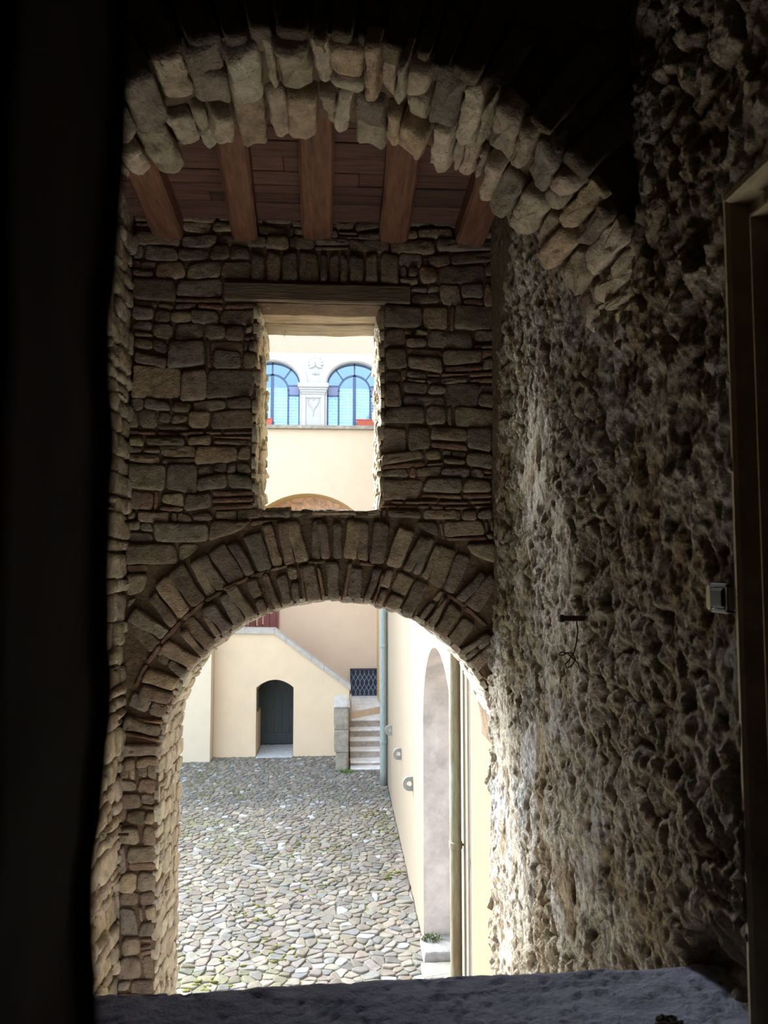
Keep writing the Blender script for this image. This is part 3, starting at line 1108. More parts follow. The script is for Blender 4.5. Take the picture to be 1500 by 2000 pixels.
for k in range(len(zz) - 1):
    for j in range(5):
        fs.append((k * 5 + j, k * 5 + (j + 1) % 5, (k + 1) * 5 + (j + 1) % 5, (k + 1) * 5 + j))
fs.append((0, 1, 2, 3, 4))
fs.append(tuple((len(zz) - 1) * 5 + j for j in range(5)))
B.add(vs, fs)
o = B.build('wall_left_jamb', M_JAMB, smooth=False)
struct(o, 'black out-of-focus window jamb filling the left edge', 'wall')

# stone door frame in the right wall (moulded, mitred at the head)
B = Buf()
pf = [(0.0, .95), (0.0, .885), (.018, .880), (.026, .888), (.030, .93), (.074, .935), (.079, .902), (.085, .902), (.090, .945), (.125, .95), (.135, .925), (.36, .925), (.36, 1.08), (0, 1.08)]
Y0, Z0 = 1.672, 0.850
vs, fs = [], []
n = len(pf)
for (kind) in (0, 1, 2):
    for dd, xx in pf:
        if kind == 0:
            vs.append((xx, Y0 - dd, -1.12))
        elif kind == 1:
            vs.append((xx, Y0 - dd, Z0 - dd))
        else:
            vs.append((xx, 0.62, Z0 - dd))
for k in range(2):
    for j in range(n):
        fs.append((k * n + j, k * n + (j + 1) % n, (k + 1) * n + (j + 1) % n, (k + 1) * n + j))
B.add(vs, fs)
o = B.build('door_1', M_FRAME)
struct(o, 'moulded stone door surround set in the rough right wall', 'door')
B = Buf()
B.box(1.0, 1.05, .55, 1.32, -1.1, .5)
d = B.build('door_panel', M_DARK)
d.parent = o

# ================================================================== COURTYARD SHELL
CW = 1.04
B = Buf()
B.box(-14, 6, -6, 26, GZ - .2, GZ - .012)
ground = B.build('floor_courtyard', M_GROUND)
struct(ground, 'cobbled courtyard ground with moss between the stones', 'ground')


def clip(poly, n, d):
    out = []
    m = len(poly)
    for i in range(m):
        a, b = poly[i], poly[(i + 1) % m]
        da, db = a[0] * n[0] + a[1] * n[1] - d, b[0] * n[0] + b[1] * n[1] - d
        if da <= 0:
            out.append(a)
        if (da < 0 < db) or (db < 0 < da):
            f = da / (da - db)
            out.append((a[0] + (b[0] - a[0]) * f, a[1] + (b[1] - a[1]) * f))
    return out


seeds = []
yy = 6.9
while yy < 18.7:
    sz = 0.150 - 0.040 * min(1, max(0, (yy - 9) / 6))
    xl = -0.235 * yy - 0.45
    xv = xl + R_(0, sz)
    while xv < 1.06 if yy < 16.4 else xv < 1.2:
        if random.random() > .07:
            seeds.append((xv + R_(-.38, .38) * sz, yy + R_(-.36, .36) * sz))
        xv += sz * R_(.8, 1.45)
    yy += sz * .74
P = np.array(seeds)
S = Buf()
CPAL = [(0.165, 0.148, 0.126), (0.18, 0.165, 0.145), (0.135, 0.12, 0.102), (0.20, 0.178, 0.145), (0.16, 0.132, 0.108), (0.185, 0.158, 0.125), (0.14, 0.133, 0.122)]
gm = lambda u, v, w: np.c_[u, v, GZ + w]
for i in range(len(P)):
    dd = np.hypot(P[:, 0] - P[i, 0], P[:, 1] - P[i, 1])
    nb = np.argsort(dd)[1:15]
    r = .30
    poly = [(P[i, 0] - r, P[i, 1] - r), (P[i, 0] + r, P[i, 1] - r), (P[i, 0] + r, P[i, 1] + r), (P[i, 0] - r, P[i, 1] + r)]
    for j in nb:
        nrm = (P[j] - P[i]) / max(dd[j], 1e-6)
        m_ = (P[i] + P[j]) / 2
        poly = clip(poly, nrm, float(m_ @ nrm) - R_(.005, .013))
        if len(poly) < 3:
            break
    if len(poly) < 3:
        continue
    Q = np.array(poly)
    lim = CW - .01 if P[i, 1] < 16.4 else 1.19
    Q[:, 0] = np.minimum(Q[:, 0], lim)
    if area(Q) < .0012:
        continue
    u = random.random()
    col = pick(CPAL, .16)
    if u < .05:
        col = (0.28 + R_(-.04, .05),) * 3
    c = Q.mean(0)
    mossy = fbm(np.array([[c[0] * 1.1, c[1] * .8, 3.0]]), 3, 110)[0]
    if mossy > .60 and random.random() < .5:
        col = (col[0] * .86, col[1] * .90, col[2] * .72)
    stone(S, Q, R_(.004, .017), col, gm, inset=.014, back=.02, rough=.005, jit=.007, seg=.07, tilt=.16)
o = S.build('floor_courtyard_cobbles', M_COBBLE, smooth=True)
o.parent = ground
# moss tufts pressed in the joints
S = Buf()
for (mx, my, rad, cnt) in ((-.9, 9.3, .45, 26), (-1.1, 10.4, .35, 22), (-.35, 12.8, .5, 18), (-.9, 12.6, .5, 18), (.55, 13.2, .5, 22), (.65, 14.3, .3, 10), (-2.2, 15.6, .6, 40), (.85, 11.5, .25, 16), (-1.4, 8.7, .3, 14), (-.3, 11.2, .4, 12)):
    for _ in range(cnt):
        a, r = R_(0, 6.28), rad * math.sqrt(random.random())
        k = R_(.7, 1.3)
        S.ellipsoid((mx + r * math.cos(a), my + r * math.sin(a) * .8, GZ + .012), (R_(.012, .05), R_(.012, .03), R_(.005, .012)), 7, 4,
                    (0.13 * k, 0.13 * k, 0.035 * k))
o = S.build('moss', mat('yellow_green_moss', attr=True, rough=.95, spec=.05, var=.4, vscale=40, bump=.8, bscale=90, bdist=.01), smooth=True)
tag(o, 'yellow-green moss growing in the joints of the courtyard cobbles', 'moss', kind='stuff')

# right courtyard wall with the grey arched recess
NY, NZ_, NA, NB_ = 8.15, -1.90, 1.29, 1.03
nhi = lambda v: NZ_ + NB_ * math.sqrt(max(0, 1 - ((v - NY) / NA) ** 2))
YZ = lambda u, d, z: (d, u, z)
B, RV = Buf(), Buf()
columns(B, [6.02, 16.4] + [NY + NA * math.cos(math.pi * k / 32) for k in range(33)], GZ, 5.2,
        [(NY - NA, NY + NA, lambda v: GZ, nhi)], CW, CW + 1.2, YZ, reveal=RV)
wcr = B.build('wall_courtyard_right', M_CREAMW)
struct(wcr, 'sunlit cream courtyard wall with a tall arched recess', 'wall')
RV.box(CW + 1.18, CW + 1.4, NY - 1.5, NY + 1.5, GZ, 0)
o = RV.build('recess', M_GREYPL)
o.parent = wcr
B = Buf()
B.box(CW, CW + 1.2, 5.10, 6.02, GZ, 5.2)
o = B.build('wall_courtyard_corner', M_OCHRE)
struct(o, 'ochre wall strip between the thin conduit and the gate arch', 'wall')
B = Buf()
B.box(1.20, 2.3, 16.4, 22, GZ, 5.2)
o = B.build('wall_stair_side', M_CREAM)
struct(o, 'cream wall beside the stone steps behind the far drainpipe', 'wall')
# threshold of the recess
S = Buf()
for a, b in ((8.98, 9.42),):
    stone(S, [(.99, a + .005), (2.2, a + .005), (2.2, b - .005), (.99, b - .005)], .12, (0.26, 0.25, 0.24), gm, inset=.015, back=.02, jit=.006, tilt=.01)
o = S.build('threshold_step', M_COBBLE, smooth=False)
tag(o, 'white stone threshold step of the grey arched recess', 'step')
S = Buf()
for a, b, c_ in ((6.9, 7.4, 1.02), (7.41, 7.80, .98), (7.81, 8.2, .95), (8.21, 8.6, .96), (8.61, 8.97, .93)):
    stone(S, [(c_, a), (2.2, a), (2.2, b - .01), (c_ + .02, b - .01)], .036, (0.27, 0.25, 0.21), gm, inset=.012, back=.02, jit=.005, tilt=.02)
o = S.build('paving_strip', M_COBBLE, smooth=False)
struct(o, 'flat pale paving slabs in front of the threshold step', 'paving')

# facade at the back (y = 20) with the wide arch, white arcade storey above
FX0 = -9.0
AR, ACX2, ACZ2 = 1.86, -0.79, 0.02
ah = lambda u: ACZ2 + AR * math.sqrt(max(0, 1 - ((u - ACX2) / AR) ** 2))
B, RV = Buf(), Buf()
columns(B, [FX0, 1.22] + [ACX2 + AR * math.cos(math.pi * k / 36) for k in range(37)], GZ, 3.56,
        [(ACX2 - AR, ACX2 + AR, lambda u: GZ, ah)], 20.0, 21.2, XZ, reveal=RV)
wf = B.build('wall_facade', M_CREAM)
struct(wf, 'cream facade wall below the arched windows across the courtyard', 'wall')
o = RV.build('arch_soffit', M_SOFFIT)
o['label'] = 'yellow painted arch soffit'
o.parent = wf
B = Buf()
B.box(-3.2, 1.3, 21.2, 21.5, GZ, 1.0)
o = B.build('wall_peach', M_PEACH)
struct(o, 'peach wall behind the courtyard steps', 'wall')
B = Buf()
B.box(-3.2, 1.3, 21.2, 21.5, 1.0, 3.0)
wr = B.build('wall_tympanum', mat('pinkish_rubble', (0.70, 0.47, 0.33), rough=.9, var=.5, vscale=9, bump=.9, bscale=12, bdist=.04))
struct(wr, 'pinkish rubble infill under the yellow arch seen through the window', 'wall')
# upper, cream above the arcade
B = Buf()
B.box(FX0, 1.22, 20.0, 20.9, 5.59, 7.0)
o = B.build('wall_upper', mat('cream_upper_render', (0.41, 0.335, 0.245), rough=.9, spec=.15, var=.05, vscale=3))
struct(o, 'plain cream wall above the white arcade', 'wall')
# arcade storey
WCX = (0.42, -1.75)
WA, WBb, WSZ = 0.73, 0.58, 4.79
ops, brk = [], [FX0, 1.22]
for cx in WCX:
    ops.append((cx - WA, cx + WA, lambda u: 3.66, lambda u, cx=cx: WSZ + WBb * math.sqrt(max(0, 1 - ((u - cx) / WA) ** 2))))
    brk += [cx + WA * math.cos(math.pi * k / 28) for k in range(29)]
B = Buf()
columns(B, [b for b in brk if b <= 1.22], 3.66, 5.59, ops, 20.0, 20.30, XZ)
wa = B.build('wall_arcade', M_WHITE)
struct(wa, 'white stucco arcade wall around the arched windows', 'wall')
B = Buf()
for cx in WCX:                       # raised archivolts
    for k in range(24):
        a0, a1 = math.pi * k / 24, math.pi * (k + 1) / 24
        q = []
        for a in (a0, a1):
            for e in (.03, .20):
                q.append((cx + (WA + e) * math.cos(a), WSZ + (WBb + e * .9) * math.sin(a)))
        if max(p[0] for p in q) > 1.22:
            continue
        B.prism([q[0], q[1], q[3], q[2]], 19.965, 20.01, XZ)
o = B.build('archivolt', M_WHITE)
o.parent = wa
B = Buf()
B.box(FX0, 1.22, 19.88, 20.3, 3.565, 3.66, bev=.012)
o = B.build('trim_1', M_LIMED)
struct(o, 'weathered stone ledge under the arched windows', 'ledge')
B = Buf()
B.box(FX0, 1.3, 21.9, 22.1, 3.5, 7.0)
B.box(FX0, 1.3, 20.3, 22.0, 3.45, 3.5)
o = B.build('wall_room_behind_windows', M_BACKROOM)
struct(o, 'dim interior behind the arched windows', 'wall')
# pilaster with capital
pil = thing('pilaster', (-.67, 20, 3.66), 'white pilaster with moulded capital between the two arched windows', 'pilaster')
B = Buf()
for (a, b, y0_, y1_) in ((-.965, -.86, 3.66, 4.50), (-.47, -.365, 3.66, 4.50)):
    B.box(a, b, 19.955, 20.0, y0_, y1_, bev=.01)
B.box(-.865, -.465, 19.955, 20.0, 4.40, 4.50)
B.box(-.865, -.465, 19.985, 20.0, 3.66, 4.41)
B.build('shaft', M_WHITE, pil)
B = Buf()
for (e, z0_, z1_, pr) in ((.02, 4.49, 4.54, .07), (.045, 4.54, 4.60, .09), (.075, 4.60, 4.66, .11), (.10, 4.66, 4.78, .14)):
    B.box(-.965 - e, -.365 + e, 20.0 - pr, 20.0, z0_, z1_, bev=.012)
B.build('capital', M_WHITE, pil)
B = Buf()
heart = []
for k in range(25):
    a = math.pi * 2 * k / 24
    heart.append((-.665 + .0105 * 16 * math.sin(a) ** 3 * .85, 19.975, 4.28 + .0105 * (13 * math.cos(a) - 5 * math.cos(2 * a) - 2 * math.cos(3 * a) - math.cos(4 * a)) * (1.0 if math.cos(a) > 0 else 1.35)))
B.tube(heart, .014, 6)
B.tube([(-.665, 19.975, 4.1), (-.66, 19.975, 3.98), (-.67, 19.975, 3.9)], [.014, .010, .004], 6)
B.build('heart_relief', M_WHITE, pil, smooth=True)
# scallop shell
sh = thing('shell_ornament', (-.61, 20, 5.1), 'white stucco scallop shell relief between the window arches', 'ornament')
B = Buf()
for k in range(9):
    a = math.radians(-118 + 236 * k / 8)
    ln = .17 + .02 * math.cos(a)
    d_ = Vector((math.sin(a), 0, math.cos(a)))
    c0 = Vector((-.61, 19.985, 5.29))
    c = c0 + d_ * ln * .62
    rot = d_.to_track_quat('Z', 'Y').to_matrix()
    B.ellipsoid(c, (.044 if abs(a) < 1.6 else .034, .050, ln * .60), 8, 8, rot=rot)
B.build('fan', M_WHITE, sh, smooth=True)
B = Buf()
for k in range(5):
    a = math.radians(180 - 34 + 17 * k)
    d_ = Vector((math.sin(a), 0, math.cos(a)))
    c = Vector((-.61, 19.985, 5.17)) + d_ * .085
    B.ellipsoid(c, (.016, .028, .09), 7, 7, rot=d_.to_track_quat('Z', 'Y').to_matrix())
B.build('tail', M_WHITE, sh, smooth=True)

# arched windows
for wi, cx in enumerate(WCX):
    wname = 'window_%d' % (wi + 1)
    B = Buf()
    yw = 20.20

    def bar(x0, z0, x1, z1, w=.035, d_=.05):
        v = Vector((x1 - x0, z1 - z0))
        nrm = Vector((-v.y, v.x)).normalized() * (w / 2)
        B.prism([(x0 + nrm.x, z0 + nrm.y), (x1 + nrm.x, z1 + nrm.y), (x1 - nrm.x, z1 - nrm.y), (x0 - nrm.x, z0 - nrm.y)], yw - d_ / 2, yw + d_ / 2, XZ)

    def arc(a_, b_, cz, w=.035, n_=20):
        pts = [(cx + a_ * math.cos(math.pi * k / n_), cz + b_ * math.sin(math.pi * k / n_)) for k in range(n_ + 1)]
        for p, q in zip(pts[:-1], pts[1:]):
            bar(p[0], p[1], q[0], q[1], w)
    arc(WA - .015, WBb - .015, WSZ, .05)
    arc(.42, .43, 4.62, .05)
    for s in (-1, 1):
        bar(cx + s * (WA - .015), 3.66, cx + s * (WA - .015), WSZ, .05)
        bar(cx + s * .42, 3.68, cx + s * .42, 4.64, .05)
        bar(cx + s * .42, 4.50, cx + s * WA, 4.50)
        bar(cx + s * .42, 4.76, cx + s * WA, 4.76)
        bar(cx + s * .30, 4.93, cx + s * .50, 5.21, .03)
    bar(cx, 3.68, cx, 5.05, .085)
    bar(cx, 5.05, cx, 5.37, .04)
    bar(cx - WA, 3.685, cx + WA, 3.685, .05)
    wnd = B.build(wname, M_WINF)
    struct(wnd, ['blue-grey arched window right of the white pilaster', 'blue-grey arched window left of the white pilaster'][wi], 'window')
    B = Buf()
    for s in (-1, 1):
        x0_, x1_ = sorted((cx + s * .44, cx + s * .70))
        B.box(x0_, x1_, yw - .012, yw + .012, 4.515, 4.745)
    o = B.build('side_panel', M_WINP)
    o.parent = wnd
    B = Buf()
    pts = [(cx - WA + .02, 3.67)] + [(cx + WA - .02, 3.67)] + [(cx + (WA - .02) * math.cos(math.pi * k / 24), WSZ + (WBb - .02) * math.sin(math.pi * k / 24)) for k in range(25)]
    B.prism(pts, yw - .004, yw + .004, XZ)
    o = B.build('pane', M_GLASS)
    o.parent = wnd
    B = Buf()
    nf = 120
    vs, fs = [], []
    for k in range(nf + 1):
        xx = cx - .70 + 1.40 * k / nf
        if xx > 1.2:
            break
        yv = 20.34 + .012 * math.sin(k * .9) + .006 * math.sin(k * 2.3)
        vs += [(xx, yv, 3.67), (xx, yv, 4.735)]
    for k in range(len(vs) // 2 - 1):
        fs.append((2 * k, 2 * k + 2, 2 * k + 3, 2 * k + 1))
    B.add(vs, fs)
    o = B.build('lace_curtain', M_LACE, smooth=True)
    tag(o, ['white lace curtain behind the right arched window', 'white lace curtain behind the left arched window'][wi], 'curtain', 'lace curtains in the arched windows')
# planters
for (x0_, x1_, lab) in ((.47, 1.17, 'red plastic planter box on the ledge below the right arched window'), (-2.42, -1.72, 'red plastic planter box on the ledge below the left arched window')):
    t = thing('planter_box', ((x0_ + x1_) / 2, 19.99, 3.66), lab, 'planter', 'red planters on the window ledge')
    B = Buf()
    B.prism([(x0_ + .02, 3.66), (x1_ - .02, 3.66), (x1_, 3.80), (x0_, 3.80)], 19.90, 19.99, XZ)
    B.build('box', M_TERRA, t)
    B = Buf()
    B.box(x0_ - .012, x1_ + .012, 19.892, 19.995, 3.80, 3.835, bev=.008)
    B.build('rim', M_TERRA, t)

# left cream wall
B = Buf()
B.box(-9.0, -2.92, 18.2, 20.0, GZ, 0.4)
o = B.build('wall_courtyard_left', M_CREAML)
struct(o, 'cream wall left of the arched dark doorway', 'wall')

# ---------------- stair parapet with arched doorway
PY = 18.6
dhi = lambda u: (-2.89 + .19 * math.cos((u + 1.48) / .44 * math.pi / 2) ** .8 if abs(u + 1.48) < .4399 else -2.89)
top_ = lambda u: -1.60 if u < -1.52 else -1.60 - (u + 1.52) * (1.32 / 1.80)
stw = thing('stair_parapet', (-1.3, PY, GZ), 'pale yellow stair wall with a sloping white coping and a dark arched doorway', 'stair wall')
B, RV = Buf(), Buf()
bs = sorted(set([-2.915, -1.92, -1.52, -1.04, 0.28] + [-1.48 + .44 * math.cos(math.pi * k / 20) for k in range(21)]))
for ua, ub in zip(bs[:-1], bs[1:]):
    mid = (ua + ub) / 2
    inside = -1.92 < mid < -1.04
    la, lb = (dhi(ua), dhi(ub)) if inside else (GZ, GZ)
    for d_ in (PY, PY + 1.14):
        B.add([(ua, d_, la), (ub, d_, lb), (ub, d_, top_(ub)), (ua, d_, top_(ua))], [(0, 1, 2, 3)])
    B.add([(ua, PY, top_(ua)), (ub, PY, top_(ub)), (ub, PY + 1.14, top_(ub)), (ua, PY + 1.14, top_(ua))], [(0, 1, 2, 3)])
    if inside:
        B.add([(ua, PY, la), (ub, PY, lb), (ub, PY + 1.14, lb), (ua, PY + 1.14, la)], [(0, 1, 2, 3)])
for u in (-1.92, -1.04):
    B.add([(u, PY, GZ), (u, PY + 1.14, GZ), (u, PY + 1.14, -2.89), (u, PY, -2.89)], [(0, 1, 2, 3)])
B.add([(.28, PY, GZ), (.28, PY + 1.14, GZ), (.28, PY + 1.14, top_(.28)), (.28, PY, top_(.28))], [(0, 1, 2, 3)])
B.build('wall_body', M_YELLOW, stw)
cop = [(-2.92, -1.52), (-1.52, -1.52)]
for k, (ua, ub) in enumerate(((-2.915, -2.2), (-2.2, -1.50), (-1.50, -1.22), (-1.22, -.62), (-.62, -.32), (-.32, .02), (.02, .32))):
    B = Buf()
    e = R_(-.006, .006)
    B.prism([(ua + .003, top_(ua) - .005), (ub - .003, top_(ub) - .005), (ub - .003, top_(ub) + .115 + e), (ua + .003, top_(ua) + .115 + e)], PY - .05, PY + .40, XZ)
    B.build('coping_stone', M_LIME, stw)
# door leaf
dr = thing('plank_door', (-1.48, 19.8, GZ), 'dark green plank door inside the arched doorway', 'door')
B = Buf()
for k in range(5):
    a, b = -1.95 + .188 * k, -1.95 + .188 * (k + 1)
    B.box(a + .003, b - .003, 19.75, 19.80, -4.48, -2.62, bev=.006)
B.build('plank', M_DOOR, dr)
B = Buf()
B.box(-1.95, -1.01, 19.735, 19.75, -4.44, -4.18, bev=.006)
B.build('kick_rail', M_DOOR, dr)
B = Buf()
B.ellipsoid((-1.16, 19.72, -3.5), (.02, .03, .02), 8, 6)
B.build('knob', M_IRON, dr)
S = Buf()
stone(S, [(-1.91, 18.5), (-1.05, 18.5), (-1.05, 19.73), (-1.91, 19.73)], .03, (0.40, 0.40, 0.41), gm, inset=.02, back=.02, jit=.012, tilt=.01)
o = S.build('door_step', M_COBBLE)
tag(o, 'worn whitish doorstep in the dark arched doorway', 'step')
B = Buf()
B.box(-1.915, -1.89, 18.80, 19.50, -3.48, -2.98, bev=.005)
o = B.build('notice_board', M_BOARD)
tag(o, 'dark green board fixed to the left side of the arched doorway', 'board')
# red-brown boarded door up on the landing
rd = thing('boarded_door', (-2.2, 21.15, -3.0), 'red-brown boarded door above the white coping, pale drips down it', 'door')
for k in range(8):
    a = -3.17 + .19 * k
    B = Buf()
    B.box(a + .004, a + .186, 21.12, 21.16, -3.2, -.4, bev=.006)
    B.build('board', M_REDDOOR, rd)
B = Buf()
for (xd, w0, zt, zb) in ((-2.02, .030, -.9, -1.58), (-2.18, .035, -1.15, -1.62), (-2.42, .03, -1.3, -1.62)):
    n_ = 12
    pts = [(xd + R_(-.006, .006), 21.118, zt + (zb - zt) * k / n_) for k in range(n_ + 1)]
    B.tube(pts, [w0 * R_(.45, .9) for _ in pts], 6)
o = B.build('paint_drip', M_CREAM, rd)
B = Buf()
B.box(-3.3, -1.60, 21.13, 21.2, -.4, -.3)
B.box(-1.65, -1.60, 21.09, 21.2, -3.2, -.3)
B.build('door_frame', M_REDDOOR, rd)

# ---------------- stone pillar at the foot of the steps
pl = thing('stone_pillar', (.08, 17.35, GZ), 'square stone pillar of stacked blocks at the foot of the steps', 'pillar')


def rough_block(name, x0, x1, y0, y1, z0, z1, m_, parent, slant=0.0):
    S = Buf()
    k = 7
    idx = {}
    vs, fs = [], []

    def vid(i, j, l):
        if (i, j, l) not in idx:
            a, b, c = i / k, j / k, l / k
            p = np.array([x0 + (x1 - x0) * a, y0 + (y1 - y0) * b, z0 + (z1 - z0) * c])
            n_ = fbm((p * 9)[None], 3, 131)[0] - .5
            out = np.array([a - .5, b - .5, c - .5])
            e = sum(abs(q) > .49 for q in out)
            p = p + out * 2 * (n_ * .014) - out * (0.014 if e >= 2 else 0)
            if slant and c > .99:
                p[2] += slant * b
            idx[(i, j, l)] = len(vs)
            vs.append(p)
        return idx[(i, j, l)]
    for i in range(k):
        for j in range(k):
            for s in (0, k):
                fs.append((vid(s, i, j), vid(s, i + 1, j), vid(s, i + 1, j + 1), vid(s, i, j + 1)))
                fs.append((vid(i, s, j), vid(i + 1, s, j), vid(i + 1, s, j + 1), vid(i, s, j + 1)))
                fs.append((vid(i, j, s), vid(i + 1, j, s), vid(i + 1, j + 1, s), vid(i, j + 1, s)))
    S.add(vs, fs)
    return S.build(name, m_, parent)


rough_block('base', -.03, .235, 17.23, 17.55, GZ - .01, -4.085, M_LIMED, pl)
rough_block('block', -.07, .245, 17.2, 17.55, -4.085, -3.60, M_LIMED, pl)
rough_block('block', -.075, .24, 17.22, 17.55, -3.60, -3.13, M_LIMED, pl)
rough_block('cap', -.085, .235, 17.22, 17.56, -3.13, -3.09, M_LIME, pl, slant=.2)
# low wall from pillar to stair wall
lw = thing('stair_side_wall', (.08, 18.0, GZ), 'low cream side wall running from the pillar up beside the steps', 'wall')
B = Buf()
B.prism([(17.56, GZ), (18.58, GZ), (18.58, -3.27), (17.56, -3.27)], .0, .26, lambda u, d_, w: (d_, u, w))
B.build('body', M_CREAM, lw)
B = Buf()
B.prism([(17.56, -3.27), (18.58, -3.27), (18.58, -3.18), (17.56, -3.18)], -.03, .285, lambda u, d_, w: (d_, u, w))
B.build('coping', M_LIME, lw)
# end block beyond the stair wall
B = Buf()
B.box(.285, .34, 18.62, 18.86, -3.69, -3.08, bev=.01)
o = B.build('end_stone', M_LIME)
tag(o, 'narrow upright stone at the inner end of the stair wall beside the winding step', 'stone')

# ---------------- steps
stc = thing('stone_steps', (.69, 17.3, GZ), 'worn pale stone steps rising beside the square pillar', 'steps')
tops = [(-4.455, 17.28), (-4.365, 17.52), (-4.195, 17.86), (-4.035, 18.17), (-3.865, 18.48), (-3.69, 18.79)]
for k, (zt, yf) in enumerate(tops):
    zb = GZ if k == 0 else tops[k - 1][0]
    ye = 19.9
    yb = ye if k == len(tops) - 1 else tops[k + 1][1] + .06
    B = Buf()
    B.box(.295, 1.19, yf + .02, yb, zb - .02, zt - .035)
    stp = B.build('step', M_LIMED2, stc)
    B = Buf()
    B.box(.29, 1.195, yf, yb, zt - .045, zt, bev=.012)
    tr_ = B.build('tread', M_STEP)
    tr_.parent = stp
    tr_['label'] = 'pale worn tread slab'
B = Buf()
B.prism([(.30, 18.88), (1.195, 19.66), (1.195, 21.19), (.30, 21.19)], -3.69, -3.52, lambda u, d_, w: (u, w, d_))
o = B.build('floor_landing', M_STEP)
struct(o, 'winding step and landing at the head of the stone steps', 'landing')
B = Buf()
B.prism([(.30, 18.855), (1.195, 19.635), (1.195, 19.655), (.30, 18.875)], -3.69, -3.545, lambda u, d_, w: (u, w, d_))
r_ = B.build('riser', M_RISER)
r_.parent = o

# ---------------- lattice gate
gt = thing('lattice_gate', (.73, 21.1, -3.52), 'dark iron gate with a wavy wire lattice at the top of the steps', 'gate')
GX0, GX1, GB, GT = .345, 1.115, -3.52, -2.79
B = Buf()
B.box(GX0, GX1, 21.15, 21.2, GB, GT)
B.build('panel', M_NIGHT, gt)
B = Buf()
B.box(GX0 - .0, GX0 + .03, 21.06, 21.15, GB, GT)
B.box(GX1 - .03, GX1, 21.06, 21.15, GB, GT)
B.box(GX0, GX1, 21.06, 21.15, GT - .035, GT)
B.build('frame', M_NIGHT, gt)
nw = 6
pw = (GX1 - GX0 - .06) / nw
for k in range(nw):
    for s in (-1, 1):
        xc = GX0 + .03 + pw * (k + .5)
        pts = []
        for q in range(33):
            f = q / 32
            zz_ = GB + .02 + (GT - .05 - GB) * f
            ph = math.cos((f - .5) * 2 * math.pi * 1.25)
            pts.append((xc + s * pw * .5 * ph * (1.0 if abs(f - .5) < .41 else .8), 21.10 + .006 * s, zz_))
        B = Buf()
        B.tube(pts, .0075, 6)
        B.build('wire', M_IRONG, gt, smooth=True)

# ---------------- pipes
def pipe(name, x, y, r, z0, z1, m_, joints, label, cat='pipe'):
    t = thing(name, (x, y, z0), label, cat)
    B = Buf()
    B.tube([(x, y, z0 + (z1 - z0) * k / 30) for k in range(31)], r, 20)
    B.build('pipe', m_, t, smooth=True)
    for zj in joints:
        B = Buf()
        B.tube([(x, y, zj - .03), (x, y, zj - .025), (x, y, zj + .025), (x, y, zj + .03)], [r, r * 1.13, r * 1.13, r], 20)
        B.tube([(x, y, zj), (CW - .002, y, zj)], r * .22, 8)
        B.build('bracket', m_, t)
    return t


pipe('drainpipe', .955, 16.1, .075, GZ, 4.8, M_COPPER, (-1.66, -3.62), 'grey-green drainpipe in the far corner beside the steps')
pipe('drainpipe', .972, 6.42, .049, GZ, 4.8, M_BRASS, (-2.28, -.4), 'thick aged copper drainpipe near the gate arch')
pipe('conduit', 1.024, 6.10, .012, GZ, 4.8, M_COND, (-2.3,), 'thin pale conduit running beside the thick copper drainpipe', 'conduit')

# ---------------- pierced hitching stones on the right wall
HS = [(14.85, -3.125, .092, 'pierced half-round hitching stone on the cream wall, farthest and next to the far drainpipe'),
      (12.65, -3.04, .092, 'pierced half-round hitching stone on the cream wall, middle of the row of three'),
      (10.75, -2.985, .095, 'pierced half-round hitching stone on the cream wall, nearest to the grey arched recess')]
for (hy, hz, hr, lab) in HS:
    B = Buf()
    n_ = 28
    hx_, hole = CW - .052, .036
    outer, inner = [], []
    for k in range(n_):
        a = 2 * math.pi * k / n_
        inner.append((hx_ + hole * math.cos(a), hz + hole * math.sin(a)))
        dx, dz_ = math.cos(a), math.sin(a)
        if dx > 0:
            s = min((CW + .01 - hx_) / max(dx, 1e-6), hr / max(abs(dz_), 1e-6))
            s = max(s, .001)
        else:
            s = hr
        outer.append((hx_ + dx * s * (.9 if dx < 0 else 1), hz + dz_ * s))
    vs, fs = [], []
    for d_ in (hy - .025, hy + .025):
        vs += [(p[0], d_, p[1]) for p in outer]
        vs += [(p[0], d_, p[1]) for p in inner]
    for k in range(n_):
        j = (k + 1) % n_
        fs += [(k, j, n_ + j, n_ + k), (2 * n_ + k, 2 * n_ + j, 3 * n_ + j, 3 * n_ + k), (k, j, 2 * n_ + j, 2 * n_ + k), (n_ + k, n_ + j, 3 * n_ + j, 3 * n_ + k)]
    B.add(vs, fs)
    tag(B.build('hitching_stone', M_HITCH), lab, 'hitching stone', 'pierced stones along the courtyard wall')

# ---------------- weeds
def tuft(c, r, h, n_, label, m_=M_GRASS):
    B = Buf()
    for _ in range(n_):
        a = R_(0, 6.28)
        rr_ = r * math.sqrt(random.random())
        b = Vector((c[0] + rr_ * math.cos(a), c[1] + rr_ * math.sin(a) * .6, c[2]))
        l = Vector((R_(-.6, .6), R_(-.6, .3), 1)).normalized() * h * R_(.5, 1.1)
        sd = Vector((R_(-1, 1), R_(-1, 1), 0)).normalized() * .008
        m1 = b + l * .55
        tip = b + l + Vector((l.x * .5, l.y * .5, -.15 * h))
        B.add([b - sd, b + sd, m1 + sd * .8, m1 - sd * .8, tip], [(0, 1, 2, 3), (3, 2, 4)])
    tag(B.build('grass_tuft', m_), label, 'weed')


tuft((.20, 17.12, GZ), .17, .10, 90, 'green weeds at the foot of the square stone pillar')
tuft((1.12, 9.28, GZ + .128), .12, .10, 80, 'dark weeds in the corner of the white threshold step', mat('dark_weed', (0.10, 0.12, 0.05), rough=.8, var=.3))

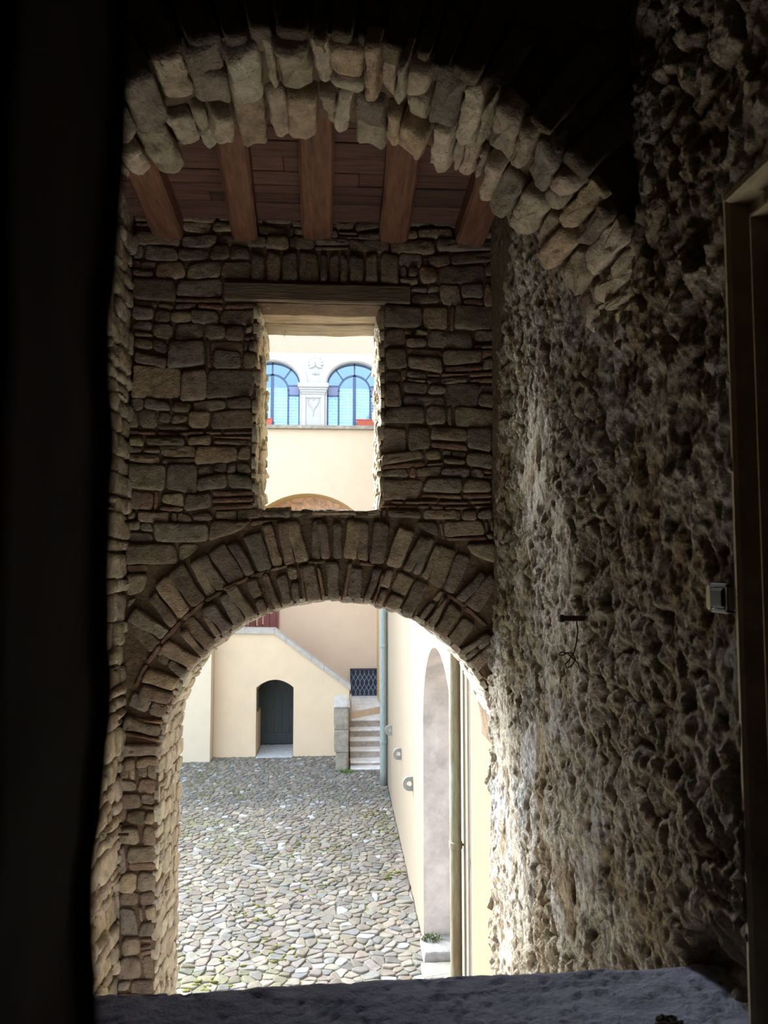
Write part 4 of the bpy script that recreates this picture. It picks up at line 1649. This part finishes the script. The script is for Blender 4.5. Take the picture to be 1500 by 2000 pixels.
# ================================================================== SMALL THINGS IN THE PASSAGE
pg = thing('iron_peg', (.90, 2.70, -.18), 'rusty iron peg sticking out of the rough right wall', 'peg')
B = Buf()
B.box(.785, .93, 2.69, 2.712, -.196, -.176, bev=.003)
B.box(.783, .800, 2.687, 2.715, -.199, -.173, bev=.003)
B.build('bar', M_IRON, pg)
B = Buf()
pts = [(.845, 2.70, -.185), (.85, 2.70, -.23), (.842, 2.698, -.28), (.835, 2.70, -.305), (.815, 2.69, -.33), (.80, 2.69, -.345), (.805, 2.69, -.36), (.825, 2.695, -.35), (.84, 2.70, -.33), (.83, 2.70, -.31), (.81, 2.69, -.305), (.79, 2.69, -.315), (.775, 2.69, -.312), (.785, 2.69, -.303), (.81, 2.695, -.308), (.85, 2.70, -.345), (.852, 2.70, -.36)]
B.tube(pts, .0028, 6)
tag(B.build('wire_loop', M_IRON, smooth=True), 'tangled loop of dark wire hanging from the iron peg', 'wire')
B = Buf()
B.tube([(-1.215, 4.40, -1.47), (-1.14, 4.40, -1.47)], .008, 8)
tag(B.build('iron_hook', M_IRON), 'short iron hook in the left wall beside the arch foot', 'hook')

eb = thing('socket_box', (.885, 1.73, -.075), 'black electrical socket box in a steel frame beside the door surround', 'socket')
B = Buf()
B.box(.876, .955, 1.70, 1.796, -.105, -.045, bev=.006)
B.build('back_box', M_YPL, eb)
B = Buf()
for a in ((1.682, 1.694, -.108, -.040), (1.756, 1.768, -.108, -.040), (1.682, 1.768, -.108, -.097), (1.682, 1.768, -.051, -.040)):
    B.box(.872, .888, a[0], a[1], a[2], a[3], bev=.003)
B.build('frame', M_STEEL, eb)
B = Buf()
B.box(.866, .888, 1.694, 1.756, -.097, -.051, bev=.006)
B.build('socket', M_BLACK, eb)

S = Buf()
for _ in range(60):
    a, r = R_(0, 6.28), math.sqrt(random.random())
    S.ellipsoid((.745 + .035 * r * math.cos(a), 1.725 + .05 * r * math.sin(a), -1.016), (R_(.004, .012), R_(.004, .011), R_(.002, .006)), 6, 4, rot=Matrix.Rotation(R_(0, 3), 3, 'Z'))
o = S.build('moss_patch', M_LICHEN)
tag(o, 'dark clump of dried moss on the right end of the parapet slab', 'moss')
S = Buf()
for k in range(6):
    stone(S, [(.93 + R_(0, .04), 1.62 + .05 * k), (1.0, 1.62 + .05 * k), (1.0, 1.66 + .05 * k), (.93, 1.66 + .05 * k)], R_(.02, .05), pick(PALE, mul=.7),
          lambda u, v, w: np.c_[u, v, -1.05 + w], inset=.01, rough=.01)
o = S.build('rubble_fringe', M_STONE, smooth=True)
tag(o, 'loose stone crumbs where the parapet slab meets the right wall', 'rubble', kind='stuff')
B = Buf()
B.tube([(.895, 4.42, -.70), (.86, 4.40, -.655), (.82, 4.40, -.63), (.79, 4.40, -.622)], [.003, .0028, .002, .001], 5)
tag(B.build('dry_stalk', M_DRY), 'thin dry stalk at the right foot of the far arch', 'twig')
B = Buf()
for pts in ([(-.36, 5.0, 1.55), (-.355, 5.0, 1.535), (-.37, 5.0, 1.525), (-.38, 5.0, 1.535)], [(-.35, 5.0, 1.55), (-.345, 5.0, 1.53), (-.325, 5.0, 1.525)], [(-.355, 5.0, 1.54), (-.358, 5.0, 1.505)]):
    B.tube(pts, .0018, 5)
tag(B.build('dangling_twigs', M_DRY), 'few dry twigs dangling from the head of the window', 'twig')

# ------------------------------------------------------------------ daylight portals (only steer sky sampling)
portal('portal_window', ((WL + WR) / 2, 5.13, (WB + WT) / 2), WR - WL, WT - WB, (0, -1, 0))
portal('portal_arch', (ACX, 5.13, -2.35), 2 * AA, 4.3, (0, -1, 0))
